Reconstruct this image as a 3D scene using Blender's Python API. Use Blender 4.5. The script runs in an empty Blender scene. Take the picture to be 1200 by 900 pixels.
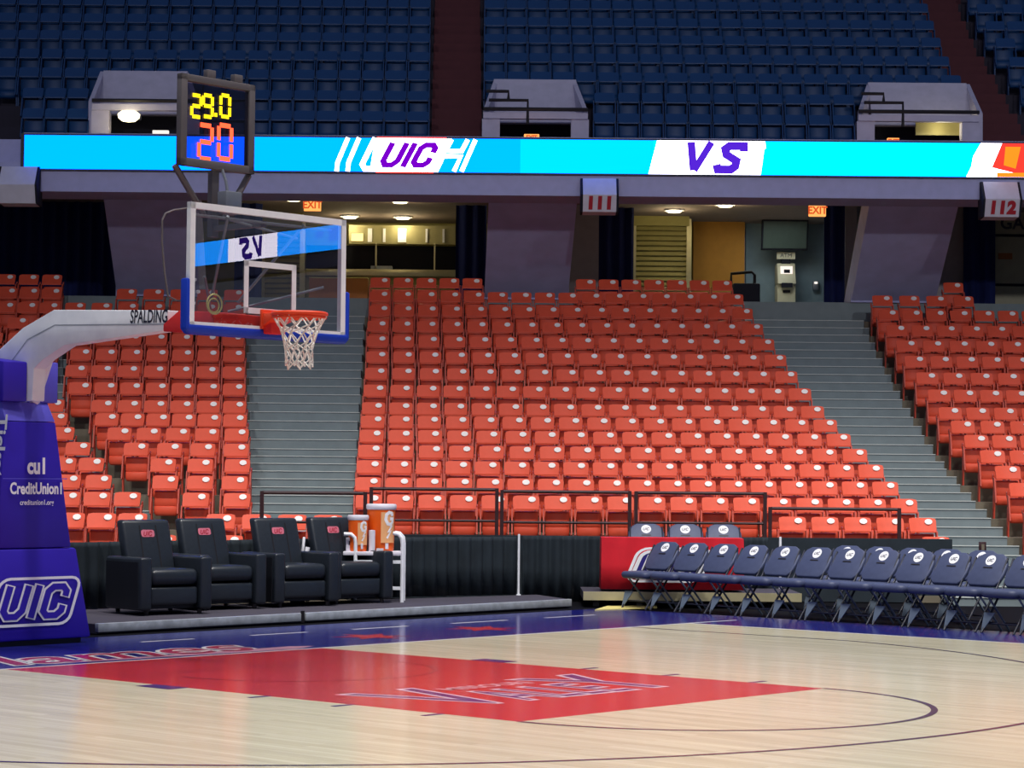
import bpy, bmesh, math, random
from mathutils import Vector, Matrix
random.seed(7)
S = bpy.context.scene
COL = S.collection
# ------------------------------------------------------------------ camera
FPX, CAMZ = 2753.96, 1.67477
PITCH, ROLL = math.radians(2.23063), math.radians(0.50044)
_f = Vector((0, math.cos(PITCH), math.sin(PITCH)))
_r0 = Vector((1, 0, 0)); _u0 = _r0.cross(_f)
_r = _r0 * math.cos(ROLL) + _u0 * math.sin(ROLL)
_u = -_r0 * math.sin(ROLL) + _u0 * math.cos(ROLL)
CAM = Vector((0, 0, CAMZ))
cd = bpy.data.cameras.new('camera'); cam = bpy.data.objects.new('camera', cd); COL.objects.link(cam)
cd.sensor_width = 36; cd.lens = 36 * FPX / 1200; cd.clip_end = 400; cd.clip_start = 0.1
cam.matrix_world = Matrix(((_r.x, _u.x, -_f.x, 0), (_r.y, _u.y, -_f.y, 0), (_r.z, _u.z, -_f.z, CAMZ), (0, 0, 0, 1)))
S.camera = cam
# ------------------------------------------------------------------ court frame (x from the baseline to mid court, y along the baseline)
YAW = math.radians(131.82847)
CX, CY = 16.47154, -13.86110
ROT = math.pi / 2 - YAW
EX = Vector((math.cos(ROT), math.sin(ROT), 0)); EY = Vector((-math.sin(ROT), math.cos(ROT), 0))
ORG = EX * (-CX) + EY * (-CY)
def C(x, y, z=0.0): return ORG + EX * x + EY * y + Vector((0, 0, z))
def toC(p):
    d = p - ORG
    return d.dot(EX), d.dot(EY)
def ray(u, v): return _f + _r * ((u - 600) / FPX) + _u * ((450 - v) / FPX)
def at(u, v, Y):
    d = ray(u, v); return CAM + d * (Y / d.y)
def onz(u, v, z=0.0):
    d = ray(u, v); return CAM + d * ((z - CAMZ) / d.z)
def onp(u, v, p0, n):
    d = ray(u, v); return CAM + d * ((p0 - CAM).dot(n) / d.dot(n))
# ------------------------------------------------------------------ view, world, arena lights and added fill spots
S.view_settings.view_transform = 'Standard'; S.view_settings.look = 'None'
S.view_settings.exposure = 0.0; S.view_settings.gamma = 1.0; S.view_settings.use_curve_mapping = False
S.cycles.use_denoising = True
S.cycles.max_bounces = 8; S.cycles.transparent_max_bounces = 16
W = bpy.data.worlds.new('world'); S.world = W; W.use_nodes = True
bg = W.node_tree.nodes['Background']; bg.inputs[0].default_value = (0.45, 0.52, 0.82, 1); bg.inputs[1].default_value = 0.24
def spot(p, tgt, watts, size, blend=1.0, rad=0.5, col=(1, 0.97, 0.93)):
    l = bpy.data.lights.new('arena_or_fill_light', 'SPOT'); l.energy = watts; l.spot_size = math.radians(size); l.spot_blend = blend
    l.shadow_soft_size = rad; l.color = col
    o = bpy.data.objects.new('arena_or_fill_light', l); COL.objects.link(o); o.location = p
    o.rotation_euler = (Vector(tgt) - Vector(p)).to_track_quat('-Z', 'Y').to_euler()
    return o
COURT_W, STAND_W, FILL_W = 5600, 11000, 11000
for cx in (1.0, 8.0, 15.0):
    for cy in (-9.0, 0.0, 9.0):
        spot(C(cx, cy, 22), C(cx, cy, 0), COURT_W, 84, 1.0)
for X in (-9, 0, 9):
    spot((X * 1.1, 17, 21), (X, 31.8, 1), STAND_W, 45, 1.0)
for X in (-12, 4, 16):  # added fill spots behind the camera, lifting the balcony front and piers
    spot((X, -10, 17), (X * .8, 42.5, 6.8), FILL_W, 34, 1.0, col=(0.93, 0.93, 1))
l_ = bpy.data.lights.new('concourse_light', 'AREA'); l_.energy = 24; l_.size = 1.2; l_.color = (.85, .95, 1)
o_ = bpy.data.objects.new('concourse_light', l_); COL.objects.link(o_); o_.location = (5.3, 47.6, 6.98)
# ------------------------------------------------------------------ materials
def lin(c):
    return tuple(((x / 255) / 12.92 if x / 255 <= 0.04045 else ((x / 255 + 0.055) / 1.055) ** 2.4) for x in c)
def mat(name, rgb, rough=0.6, metal=0.0, spec=0.4, noise=0.06, scale=6.0, coat=0.0, bump=0.0):
    m = bpy.data.materials.new(name); m.use_nodes = True
    nt = m.node_tree; b = nt.nodes['Principled BSDF']
    c = lin(rgb)
    tc = nt.nodes.new('ShaderNodeTexCoord'); nz = nt.nodes.new('ShaderNodeTexNoise')
    nz.inputs['Scale'].default_value = scale; nz.inputs['Detail'].default_value = 4
    nt.links.new(tc.outputs['Object'], nz.inputs['Vector'])
    rp = nt.nodes.new('ShaderNodeValToRGB')
    rp.color_ramp.elements[0].position = 0.3; rp.color_ramp.elements[1].position = 0.7
    rp.color_ramp.elements[0].color = tuple(x * (1 - noise) for x in c) + (1,)
    rp.color_ramp.elements[1].color = tuple(min(1, x * (1 + noise)) for x in c) + (1,)
    nt.links.new(nz.outputs['Fac'], rp.inputs['Fac']); nt.links.new(rp.outputs['Color'], b.inputs['Base Color'])
    b.inputs['Roughness'].default_value = rough; b.inputs['Metallic'].default_value = metal
    b.inputs['Specular IOR Level'].default_value = spec
    if coat: b.inputs['Coat Weight'].default_value = coat; b.inputs['Coat Roughness'].default_value = 0.1
    if bump:
        bp = nt.nodes.new('ShaderNodeBump'); bp.inputs['Strength'].default_value = bump; bp.inputs['Distance'].default_value = 0.01
        nt.links.new(nz.outputs['Fac'], bp.inputs['Height']); nt.links.new(bp.outputs['Normal'], b.inputs['Normal'])
    return m
def emit(name, rgb, s=1.0, linear=False):
    m = bpy.data.materials.new(name); m.use_nodes = True; nt = m.node_tree
    nt.nodes.remove(nt.nodes['Principled BSDF'])
    e = nt.nodes.new('ShaderNodeEmission'); e.inputs[0].default_value = tuple(rgb if linear else lin(rgb)) + (1,); e.inputs[1].default_value = s
    nt.links.new(e.outputs[0], nt.nodes['Material Output'].inputs[0]); return m
def glass(name, tint, refl, rough=0.0):
    m = bpy.data.materials.new(name); m.use_nodes = True; nt = m.node_tree
    nt.nodes.remove(nt.nodes['Principled BSDF'])
    t = nt.nodes.new('ShaderNodeBsdfTransparent'); t.inputs[0].default_value = tint + (1,)
    g = nt.nodes.new('ShaderNodeBsdfGlossy'); g.inputs['Roughness'].default_value = rough
    lw = nt.nodes.new('ShaderNodeLayerWeight'); lw.inputs[0].default_value = 0.35
    mr = nt.nodes.new('ShaderNodeMapRange'); mr.inputs[3].default_value = refl; mr.inputs[4].default_value = 0.75
    pw = nt.nodes.new('ShaderNodeMath'); pw.operation = 'POWER'; pw.inputs[1].default_value = 4
    nt.links.new(lw.outputs['Facing'], pw.inputs[0]); nt.links.new(pw.outputs[0], mr.inputs[0])
    mx = nt.nodes.new('ShaderNodeMixShader'); nt.links.new(mr.outputs[0], mx.inputs[0])
    nt.links.new(t.outputs[0], mx.inputs[1]); nt.links.new(g.outputs[0], mx.inputs[2])
    nt.links.new(mx.outputs[0], nt.nodes['Material Output'].inputs[0]); return m
FLOOR_ROUGH, FLOOR_SPEC = 0.16, 0.22
def paint(name, rgb, **k): return mat(name, rgb, FLOOR_ROUGH, 0, FLOOR_SPEC, noise=0.04, scale=2.0, **k)
def wood():
    m = bpy.data.materials.new('maple_boards'); m.use_nodes = True; nt = m.node_tree; b = nt.nodes['Principled BSDF']
    tc = nt.nodes.new('ShaderNodeTexCoord'); br = nt.nodes.new('ShaderNodeTexBrick')
    br.inputs['Scale'].default_value = 1.0; br.inputs['Brick Width'].default_value = 1.3; br.inputs['Row Height'].default_value = 0.075
    br.inputs['Mortar Size'].default_value = 0.0012; br.inputs['Bias'].default_value = 0.0
    br.inputs['Color1'].default_value = lin((222, 215, 189)) + (1,); br.inputs['Color2'].default_value = lin((208, 201, 173)) + (1,)
    br.inputs['Mortar'].default_value = lin((176, 155, 122)) + (1,)
    nt.links.new(tc.outputs['Object'], br.inputs['Vector'])
    mp = nt.nodes.new('ShaderNodeMapping'); mp.inputs['Scale'].default_value = (0.5, 7, 1)
    nz = nt.nodes.new('ShaderNodeTexNoise'); nz.inputs['Scale'].default_value = 1.2; nz.inputs['Detail'].default_value = 5
    nt.links.new(tc.outputs['Object'], mp.inputs[0]); nt.links.new(mp.outputs[0], nz.inputs['Vector'])
    rp = nt.nodes.new('ShaderNodeValToRGB'); rp.color_ramp.elements[0].position = 0.3; rp.color_ramp.elements[1].position = 0.72
    rp.color_ramp.elements[0].color = (0.84, 0.83, 0.80, 1); rp.color_ramp.elements[1].color = (1.06, 1.05, 1.02, 1)
    nt.links.new(nz.outputs['Fac'], rp.inputs[0])
    mx = nt.nodes.new('ShaderNodeMix'); mx.data_type = 'RGBA'; mx.blend_type = 'MULTIPLY'; mx.inputs[0].default_value = 1
    nt.links.new(br.outputs['Color'], mx.inputs[6]); nt.links.new(rp.outputs[0], mx.inputs[7])
    nt.links.new(mx.outputs[2], b.inputs['Base Color'])
    b.inputs['Roughness'].default_value = FLOOR_ROUGH; b.inputs['Specular IOR Level'].default_value = FLOOR_SPEC
    return m
M = {}
M['wood'] = wood()
M['navy_paint'] = paint('court_navy_paint', (30, 32, 116)); M['red_paint'] = paint('court_red_paint', (192, 42, 48))
M['white_paint'] = paint('court_white_paint', (232, 228, 226)); M['line_paint'] = paint('court_line_paint', (76, 62, 82)); M['purple_paint'] = paint('court_purple_paint', (70, 48, 118))
M['slab'] = mat('arena_slab', (11, 11, 17), 0.9, spec=0.1)
M['seat_red'] = mat('seat_red_plastic', (226, 88, 62), 0.5, spec=0.2, noise=0.05)
M['seat_frame'] = mat('seat_frame_metal', (196, 74, 54), 0.5)
M['plate'] = mat('seat_number_plate', (245, 240, 235), 0.5)
M['seat_blue'] = mat('seat_dark_blue_plastic', (6, 56, 104), 0.5)
M['concrete'] = mat('terrace_concrete', (112, 104, 88), 0.85, noise=0.15, scale=3, bump=0.2)
M['step'] = mat('stair_grey_paint', (122, 134, 136), 0.7, noise=0.08, scale=4)
M['nosing'] = mat('stair_nosing', (196, 202, 196), 0.6)
M['upper_conc'] = mat('upper_terrace_concrete', (44, 40, 52), 0.9)
M['upper_step'] = mat('upper_stair_paint', (80, 38, 44), 0.85)
M['fascia'] = mat('fascia_concrete', (174, 174, 212), 0.8, noise=0.05)
M['pier'] = mat('pier_concrete', (184, 182, 222), 0.85, noise=0.07, scale=3)
M['pierside'] = mat('pier_side_concrete', (150, 140, 142), 0.85)
M['portal'] = mat('portal_wall_paint', (176, 172, 192), 0.8)
M['soffit'] = mat('soffit_paint', (140, 124, 116), 0.9)
M['navycurtain'] = mat('navy_curtain_cloth', (12, 26, 80), 0.9)
M['blackcurtain'] = mat('black_drape_cloth', (30, 40, 48), 0.85, noise=0.2, scale=5)
M['black'] = mat('black_metal', (26, 22, 26), 0.5)
M['rail'] = mat('dark_rail_metal', (52, 24, 28), 0.5)
M['leather'] = mat('black_leather', (34, 40, 48), 0.34, spec=0.5, noise=0.12, scale=25, bump=0.1)
M['leatherside'] = mat('black_leather_side', (24, 26, 34), 0.5, noise=0.1)
M['patch'] = mat('pink_patch', (206, 110, 130), 0.6); M['patchred'] = mat('patch_red_thread', (168, 30, 52), 0.7)
M['padblue'] = mat('stanchion_blue_vinyl', (50, 30, 172), 0.45, spec=0.35, noise=0.04)
M['padlit'] = mat('stanchion_blue_vinyl_lit', (92, 86, 205), 0.45)  # lighter copy of the blue vinyl, light on upward faces put into the colour
M['white'] = mat('white_enamel', (242, 244, 250), 0.4); M['lettering'] = mat('white_lettering', (240, 240, 245), 0.6)
M['ink'] = mat('dark_ink', (40, 42, 62), 0.6)
M['boardpad'] = mat('board_pad_blue', (26, 60, 186), 0.45, spec=0.3)
M['orange'] = mat('rim_orange_paint', (232, 72, 34), 0.4)
M['armred'] = mat('arm_red_sleeve', (222, 44, 40), 0.5)
M['net'] = mat('net_cord', (232, 230, 222), 0.8)
M['glass'] = glass('board_glass', (0.70, 0.72, 0.74), 0.15)
M['clockpane'] = glass('clock_pane', (0.42, 0.40, 0.50), 0.04)
M['clockframe'] = mat('clock_frame_metal', (104, 98, 100), 0.5, metal=0.2)
M['steel'] = mat('grey_steel', (134, 138, 146), 0.4, metal=0.5)
M['chairpad'] = mat('chair_navy_vinyl', (66, 74, 104), 0.5, noise=0.08, scale=14)
M['chairdark'] = mat('chair_dark_metal', (34, 37, 52), 0.45); M['chairleg'] = mat('chair_grey_metal', (112, 126, 142), 0.45)
M['tablecloth'] = mat('red_cloth', (214, 26, 44), 0.8, noise=0.06)
M['clothnavy'] = mat('cloth_navy_print', (38, 30, 120), 0.8)
M['platform'] = mat('platform_carpet', (70, 66, 78), 0.8); M['alum'] = mat('platform_aluminium', (176, 182, 190), 0.4, metal=0.2, noise=0.2, scale=9)
M['cooler'] = mat('cooler_orange_plastic', (240, 98, 22), 0.4, noise=0.03); M['coolerwhite'] = mat('cooler_white_plastic', (226, 222, 232), 0.5)
M['yellow'] = mat('yellow_tape', (226, 212, 130), 0.6)
M['olive'] = mat('olive_wall_paint', (150, 140, 84), 0.8); M['shutter'] = mat('roller_shutter_metal', (150, 140, 88), 0.5, metal=0.2)
M['orangewall'] = mat('orange_wall_paint', (176, 122, 44), 0.8); M['tealwall'] = mat('teal_wall_paint', (124, 142, 150), 0.85)
M['counter'] = mat('counter_steel', (200, 190, 150), 0.3, metal=0.4); M['brown'] = mat('brown_box_card', (150, 92, 48), 0.8)
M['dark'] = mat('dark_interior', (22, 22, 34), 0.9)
M['screen'] = mat('tv_screen', (70, 82, 74), 0.25, spec=0.6)
M['atm'] = mat('atm_cream_plastic', (196, 190, 160), 0.5)
M['signred'] = mat('sign_red_lettering', (170, 28, 44), 0.6); M['signbox'] = mat('sign_box_white', (206, 202, 212), 0.6)
M['blue_led'] = emit('ribbon_azure', (0.0, 0.60, 6.5), 1, True); M['mid_led'] = emit('ribbon_mid_blue', (0.0, 1.7, 6.5), 1, True); M['cyan_led'] = emit('ribbon_cyan', (0.0, 0.86, 6.5), 1, True)
M['aqua_led'] = emit('ribbon_aqua', (0.0, 1.25, 6.5), 1, True)
M['white_led'] = emit('ribbon_white', (5.2, 4.9, 6.0), 1, True); M['purple_led'] = emit('ribbon_purple', (0.10, 0.02, 0.72), 1, True)
M['violet_led'] = emit('ribbon_violet', (0.2, 0.0, 0.62), 1, True)
M['red_led'] = emit('ribbon_red', (1.6, 0.06, 0.04), 1, True); M['orange_led'] = emit('ribbon_orange', (2.0, 0.35, 0.02), 1, True)
M['yellow_seg'] = emit('clock_yellow_segment', (2.2, 1.5, 0.02), 1, True); M['red_seg'] = emit('clock_red_segment', (2.6, 0.22, 0.08), 1, True)
M['exit_glow'] = emit('exit_sign_glow', (1.5, 0.55, 0.14), 1, True); M['exit_ink'] = emit('exit_sign_letters', (0.7, 0.09, 0.02), 1, True)
M['lamp'] = emit('lamp_glow', (5.0, 4.4, 2.6), 1, True); M['plainsign'] = emit('lit_sign_white', (1.1, 1.0, 0.9), 1, True)
# ------------------------------------------------------------------ mesh helpers
class MB:
    def __init__(s): s.v = []; s.f = []
    def add(s, vs, fs):
        n = len(s.v); s.v += [tuple(p) for p in vs]; s.f += [tuple(i + n for i in q) for q in fs]; return s
    def hexa(s, p):
        return s.add(p, [(0, 3, 2, 1), (4, 5, 6, 7), (0, 1, 5, 4), (1, 2, 6, 5), (2, 3, 7, 6), (3, 0, 4, 7)])
    def box(s, x0, x1, y0, y1, z0, z1):
        return s.hexa([(x0, y0, z0), (x1, y0, z0), (x1, y1, z0), (x0, y1, z0), (x0, y0, z1), (x1, y0, z1), (x1, y1, z1), (x0, y1, z1)])
    def prism(s, poly, d):
        """closed 3D polygon extruded along vector d"""
        n = len(poly); d = Vector(d); a = [Vector(p) for p in poly]; b = [p + d for p in a]
        return s.add(a + b, [tuple(range(n))[::-1], tuple(range(n, 2 * n))] + [(i, (i + 1) % n, n + (i + 1) % n, n + i) for i in range(n)])
    def poly(s, pts): return s.add(pts, [tuple(range(len(pts)))])
    def tube(s, pts, r, n=8, closed=False, caps=True):
        pts = [Vector(p) for p in pts]; m = len(pts); rings = []
        ref = None
        for i, p in enumerate(pts):
            if closed: t = (pts[(i + 1) % m] - pts[i - 1])
            else: t = (pts[min(i + 1, m - 1)] - pts[max(i - 1, 0)])
            t.normalize()
            if ref is None:
                ref = Vector((0, 0, 1)) if abs(t.z) < 0.9 else Vector((1, 0, 0))
            a = t.cross(ref)
            if a.length < 1e-4: a = t.cross(Vector((0.3, 1, 0.2)))
            a.normalize(); b = a.cross(t).normalized(); ref = b
            rr = r[i] if isinstance(r, (list, tuple)) else r
            rings.append([p + a * (rr * math.cos(2 * math.pi * k / n)) + b * (rr * math.sin(2 * math.pi * k / n)) for k in range(n)])
        vs = [q for g in rings for q in g]; fs = []
        for i in range(m if closed else m - 1):
            j = (i + 1) % m
            for k in range(n):
                k2 = (k + 1) % n; fs.append((i * n + k, i * n + k2, j * n + k2, j * n + k))
        if caps and not closed:
            fs.append(tuple(range(n))[::-1]); fs.append(tuple(range((m - 1) * n, m * n)))
        return s.add(vs, fs)
    def lathe(s, prof, n=24, o=(0, 0, 0)):
        o = Vector(o); m = len(prof)
        vs = [o + Vector((r * math.cos(2 * math.pi * k / n), r * math.sin(2 * math.pi * k / n), z)) for r, z in prof for k in range(n)]
        fs = [(i * n + k, i * n + (k + 1) % n, (i + 1) * n + (k + 1) % n, (i + 1) * n + k) for i in range(m - 1) for k in range(n)]
        fs.append(tuple(range(n))[::-1]); fs.append(tuple(range((m - 1) * n, m * n)))
        return s.add(vs, fs)
    def stroke(s, pts, w, fr, closed=False):
        """2D polyline thickened to a flat ribbon; fr maps (a, b) to a 3D point"""
        P = [Vector((a, b)) for a, b in pts]; m = len(P); L = []; R_ = []
        for i in range(m):
            d0 = (P[i] - P[i - 1]) if (i or closed) else None
            d1 = (P[(i + 1) % m] - P[i]) if (i < m - 1 or closed) else None
            d0 = (d0 or d1).normalized(); d1 = (d1 or d0).normalized()
            n0 = Vector((-d0.y, d0.x)); n1 = Vector((-d1.y, d1.x)); nn = n0 + n1
            if nn.length < 1e-5: nn = n1
            nn.normalize(); k = w / 2 / max(0.72, nn.dot(n1))
            L.append(P[i] + nn * k); R_.append(P[i] - nn * k)
        vs = [fr(p.x, p.y) for p in L] + [fr(p.x, p.y) for p in R_]
        fs = [(i, (i + 1) % m, m + (i + 1) % m, m + i) for i in range(m if closed else m - 1)]
        return s.add(vs, fs)
def obj(name, mb, m, parent=None, bevel=0.0, seg=2, smooth=0, kind=None, loc=None):
    me = bpy.data.meshes.new(name); me.from_pydata([tuple(v) for v in mb.v], [], mb.f); me.validate()
    bm = bmesh.new(); bm.from_mesh(me)
    if bevel:
        bmesh.ops.recalc_face_normals(bm, faces=bm.faces)
        ed = [e for e in bm.edges if len(e.link_faces) == 2 and e.calc_face_angle(0) > 0.5]
        bmesh.ops.bevel(bm, geom=ed, offset=bevel, segments=seg, affect='EDGES', clamp_overlap=True, profile=0.5)
    else:
        bmesh.ops.recalc_face_normals(bm, faces=bm.faces)
    bm.to_mesh(me); bm.free()
    if smooth or bevel:
        me.shade_smooth(); me.set_sharp_from_angle(angle=math.radians(smooth or 40))
    me.materials.append(M[m] if isinstance(m, str) else m)
    o = bpy.data.objects.new(name, me); COL.objects.link(o)
    if parent: o.parent = parent
    if loc is not None: o.location = loc
    if kind: o['kind'] = kind
    return o
def tag(o, label, cat, group=None, kind=None):
    o['label'] = label; o['category'] = cat
    if group: o['group'] = group
    if kind: o['kind'] = kind
    return o
def thing(name, label, cat, loc=(0, 0, 0), rotz=0.0, group=None, kind=None):
    o = bpy.data.objects.new(name, None); COL.objects.link(o); o.location = loc; o.rotation_euler = (0, 0, rotz); o.empty_display_size = 0.1
    return tag(o, label, cat, group, kind)
def struct(name, mb, m, label, cat, **k): return tag(obj(name, mb, m, kind='structure', **k), label, cat)
def dup(root, loc, rotz, label, group=None):
    r = root.copy(); COL.objects.link(r); r.location = loc; r.rotation_euler = (0, 0, rotz); r['label'] = label
    if group: r['group'] = group
    for ch in list(root.children):
        c = ch.copy(); COL.objects.link(c); c.parent = r
        for g in ch.children:
            d = g.copy(); COL.objects.link(d); d.parent = c
    return r
def textmb(body, size, fr, shear=0.0, offset=0.0, align='CENTER', sx=1.0, spacing=1.0):
    cu = bpy.data.curves.new('t', 'FONT'); cu.body = body; cu.size = size; cu.shear = shear; cu.offset = offset
    cu.align_x = align; cu.align_y = 'CENTER'; cu.space_character = spacing; cu.resolution_u = 4
    o = bpy.data.objects.new('t', cu); COL.objects.link(o)
    dg = bpy.context.evaluated_depsgraph_get(); me = bpy.data.meshes.new_from_object(o.evaluated_get(dg))
    mb = MB(); mb.add([fr(v.co.x * sx, v.co.y) for v in me.vertices], [tuple(p.vertices) for p in me.polygons])
    bpy.data.objects.remove(o); bpy.data.curves.remove(cu); bpy.data.meshes.remove(me); return mb
def frame2d(o, ax, ay, off=0.0):
    o = Vector(o); ax = Vector(ax).normalized(); ay = Vector(ay).normalized(); n = ax.cross(ay).normalized() * off
    return lambda a, b: o + ax * a + ay * b + n
U_ = [(0, 1), (0, .2), (.16, 0), (.46, 0), (.62, .2), (.62, 1)]
I_ = [(0, 0), (0, 1)]
C_ = [(.62, .72), (.62, .84), (.47, 1), (.15, 1), (0, .84), (0, .16), (.15, 0), (.47, 0), (.62, .16), (.62, .28)]
def rrect(w, h, r):
    out = []
    for cx_, cy_, a0 in ((w - r, h - r, 0), (r, h - r, 90), (r, r, 180), (w - r, r, 270)):
        for k in range(5):
            a = math.radians(a0 + k * 22.5); out.append((cx_ + r * math.cos(a), cy_ + r * math.sin(a)))
    return out
def uic(fr, h, w, shear=0.28, extra=0.0):
    """UIC letters, centred; h letter height; w stroke width as a share of h"""
    mb = MB(); tot = .62 + .34 + .34 + .62
    for g, x0 in ((U_, 0), (I_, .98), (C_, 1.34)):
        mb.stroke([((x + x0 - .98 + shear * (y - .5)) * h, (y - .5) * h) for x, y in ext(g, extra)], w * h, fr)
    return mb
def ext(g, e):
    if not e: return g
    g = [Vector(p) for p in g]
    a = g[0] + (g[0] - g[1]).normalized() * e; b = g[-1] + (g[-1] - g[-2]).normalized() * e
    return [(a.x, a.y)] + [(p.x, p.y) for p in g[1:-1]] + [(b.x, b.y)]
ORD = ['zeroth', 'first', 'second', 'third', 'fourth', 'fifth', 'sixth', 'seventh', 'eighth', 'ninth', 'tenth', 'eleventh', 'twelfth', 'thirteenth', 'fourteenth',
       'fifteenth', 'sixteenth', 'seventeenth', 'eighteenth', 'nineteenth', 'twentieth', 'twenty-first', 'twenty-second', 'twenty-third', 'twenty-fourth']
# ================================================================== SETTING
struct('floor', MB().box(-40, 45, -12, 60, -0.3, -0.012), 'slab', 'dark arena slab under and around the court', 'floor')
court = bpy.data.objects.new('floor_court', None); COL.objects.link(court); court.location = ORG; court.rotation_euler = (0, 0, ROT)
tag(court, 'pale maple basketball court with navy border and red lane', 'court floor', kind='structure')
def cpoly(name, pts, z, m, parent=court, th=0.001):
    return obj(name, MB().prism([(x, y, z - th) for x, y in pts], (0, 0, th)), m, parent, kind='structure')
def rect(x0, x1, y0, y1): return [(x0, y0), (x1, y0), (x1, y1), (x0, y1)]
obj('boards', MB().box(0, 28.65, -7.62, 7.62, -0.01, 0.0), 'wood', court, kind='structure')
ap = MB()
ap.box(-2.6, 0, -9.4, 9.2, -0.012, 0.0); ap.box(0, 30.6, 7.62, 9.2, -0.012, 0.0); ap.box(0, 30.6, -9.4, -7.62, -0.012, 0.0); ap.box(28.65, 30.6, -7.62, 7.62, -0.012, 0)
obj('border', ap, 'navy_paint', court, kind='structure')
cpoly('lane', rect(0.0, 5.79, -1.83, 1.83), 0.0010, 'red_paint')
ln = MB()
for a in (rect(-0.05, 0.0, -7.67, 7.67), rect(-0.05, 0.0, 7.67, 8.55), rect(0, 28.65, 7.62, 7.67), rect(0, 28.65, -7.67, -7.62)):
    ln.prism([(x, y, 0.0006) for x, y in a], (0, 0, 0.0012))
obj('boundary_lines', ln, 'white_paint', court, kind='structure')
fr0 = lambda z: (lambda a, b: (a, b, z))
arc = lambda cx, cy, r, a0, a1, n=72: [(cx + r * math.cos(math.radians(a0 + (a1 - a0) * i / n)), cy + r * math.sin(math.radians(a0 + (a1 - a0) * i / n))) for i in range(n + 1)]
tl = MB(); a3 = math.degrees(math.acos((1.60 - 1.575) / 6.7))
a3 = math.degrees(math.asin(6.6 / 6.725))
tl.stroke([(0, -6.6)] + arc(1.575, 0, 6.725, -a3, a3, 120) + [(0, 6.6)], 0.05, fr0(0.002))
obj('three_point_line', tl, 'line_paint', court, kind='structure')
fc = MB(); fc.stroke(arc(5.79, 0, 1.83, -90, 90), 0.05, fr0(0.0022)); obj('free_throw_arc', fc, 'line_paint', court, kind='structure')
ra = MB(); ra.stroke(arc(1.575, 0, 1.22, -90, 90), 0.05, fr0(0.0022)); obj('restricted_arc', ra, mat('court_dark_red_paint', (150, 38, 52), FLOOR_ROUGH, spec=FLOOR_SPEC), court, kind='structure')
blk = MB()
for s in (-1, 1):
    for x0, x1 in ((1.95, 2.35),): blk.prism([(x0, s * 1.83, 0.0016), (x1, s * 1.83, 0.0016), (x1, s * 2.03, 0.0016), (x0, s * 2.03, 0.0016)], (0, 0, 0.001))
    for x0 in (3.25, 4.15, 5.05): blk.prism([(x0, s * 1.83, 0.0016), (x0 + 0.05, s * 1.83, 0.0016), (x0 + 0.05, s * 2.03, 0.0016), (x0, s * 2.03, 0.0016)], (0, 0, 0.001))
obj('lane_blocks', blk, 'purple_paint', court, kind='structure')
dsh = MB()
for (a, b), (c, d) in (((160, 752), (230, 749)), ((298, 745), (362, 741)), ((420, 738), (481, 734)), ((535, 731), (590, 726.5)), ((638, 724), (686, 720))):
    y0 = toC(onz(a, b))[1]; y1 = toC(onz(c, d))[1]
    dsh.prism([(x, y, 0.0006) for x, y in rect(-1.80, -1.74, y0, y1)], (0, 0, 0.001))
obj('dashed_line', dsh, 'white_paint', court, kind='structure')
def star(name, cx, cy, r):
    pts = []
    for k in range(12):
        a = math.radians(k * 30); q = r if k % 2 == 0 else r * 0.42
        pts.append((cx + q * math.cos(a), cy + q * math.sin(a)))
    return cpoly(name, pts, 0.0014, 'red_paint')
star('painted_star', -0.85, 3.35, 0.42); star('painted_star', -0.95, 5.15, 0.42)
# lettering on the court: reads for someone at mid court, so its right is +y and its up is -x
ffr = lambda cx, cy, z: (lambda a, b: (cx - b, cy + a, z))
obj('script_outline', textmb('Flames', 1.3, ffr(-0.66, -0.45, 0.0012), 0.35, 0.055, sx=.98), 'white_paint', court, kind='structure')
obj('script_lettering', textmb('Flames', 1.3, ffr(-0.66, -0.45, 0.0020), 0.35, 0.012, sx=.98), mat('script_red', (176, 40, 74), FLOOR_ROUGH, spec=FLOOR_SPEC), court, kind='structure')
sw = MB()
sw.prism([(-0.20, -1.2, 0.0006), (-0.10, 1.6, 0.0006), (-0.26, 1.98, 0.0006), (-0.38, 1.75, 0.0006), (-0.34, 1.0, 0.0006), (-0.3, -0.4, 0.0006)], (0, 0, 0.0007))
obj('script_swoosh', sw, mat('script_pink', (206, 150, 168), FLOOR_ROUGH, spec=FLOOR_SPEC), court, kind='structure')
LG = [('M', 0, 0), ]
def lane_logo():
    pale = mat('logo_pale_paint', (226, 196, 208), FLOOR_ROUGH, spec=FLOOR_SPEC)
    for body, size, cx, cy, sx in (('V', 1.78, 4.27, -0.98, .70), ('ALLE', 1.08, 4.50, 0.02, .56), ('Y', 1.78, 4.27, 0.95, .70)):
        obj('logo_outline', textmb(body, size, ffr(cx, cy, 0.0020), 0.0, 0.05, sx=sx), pale, court, kind='structure')
        obj('logo_letters', textmb(body, size, ffr(cx, cy, 0.0028), 0.0, -0.004, sx=sx), 'purple_paint', court, kind='structure')
    obj('logo_small_letters', textmb('MISSOURI', 0.26, ffr(3.82, 0.0, 0.0020), 0.0, 0.006, sx=0.9), mat('logo_pink_paint', (232, 168, 176), FLOOR_ROUGH, spec=FLOOR_SPEC), court, kind='structure')
lane_logo()
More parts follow.
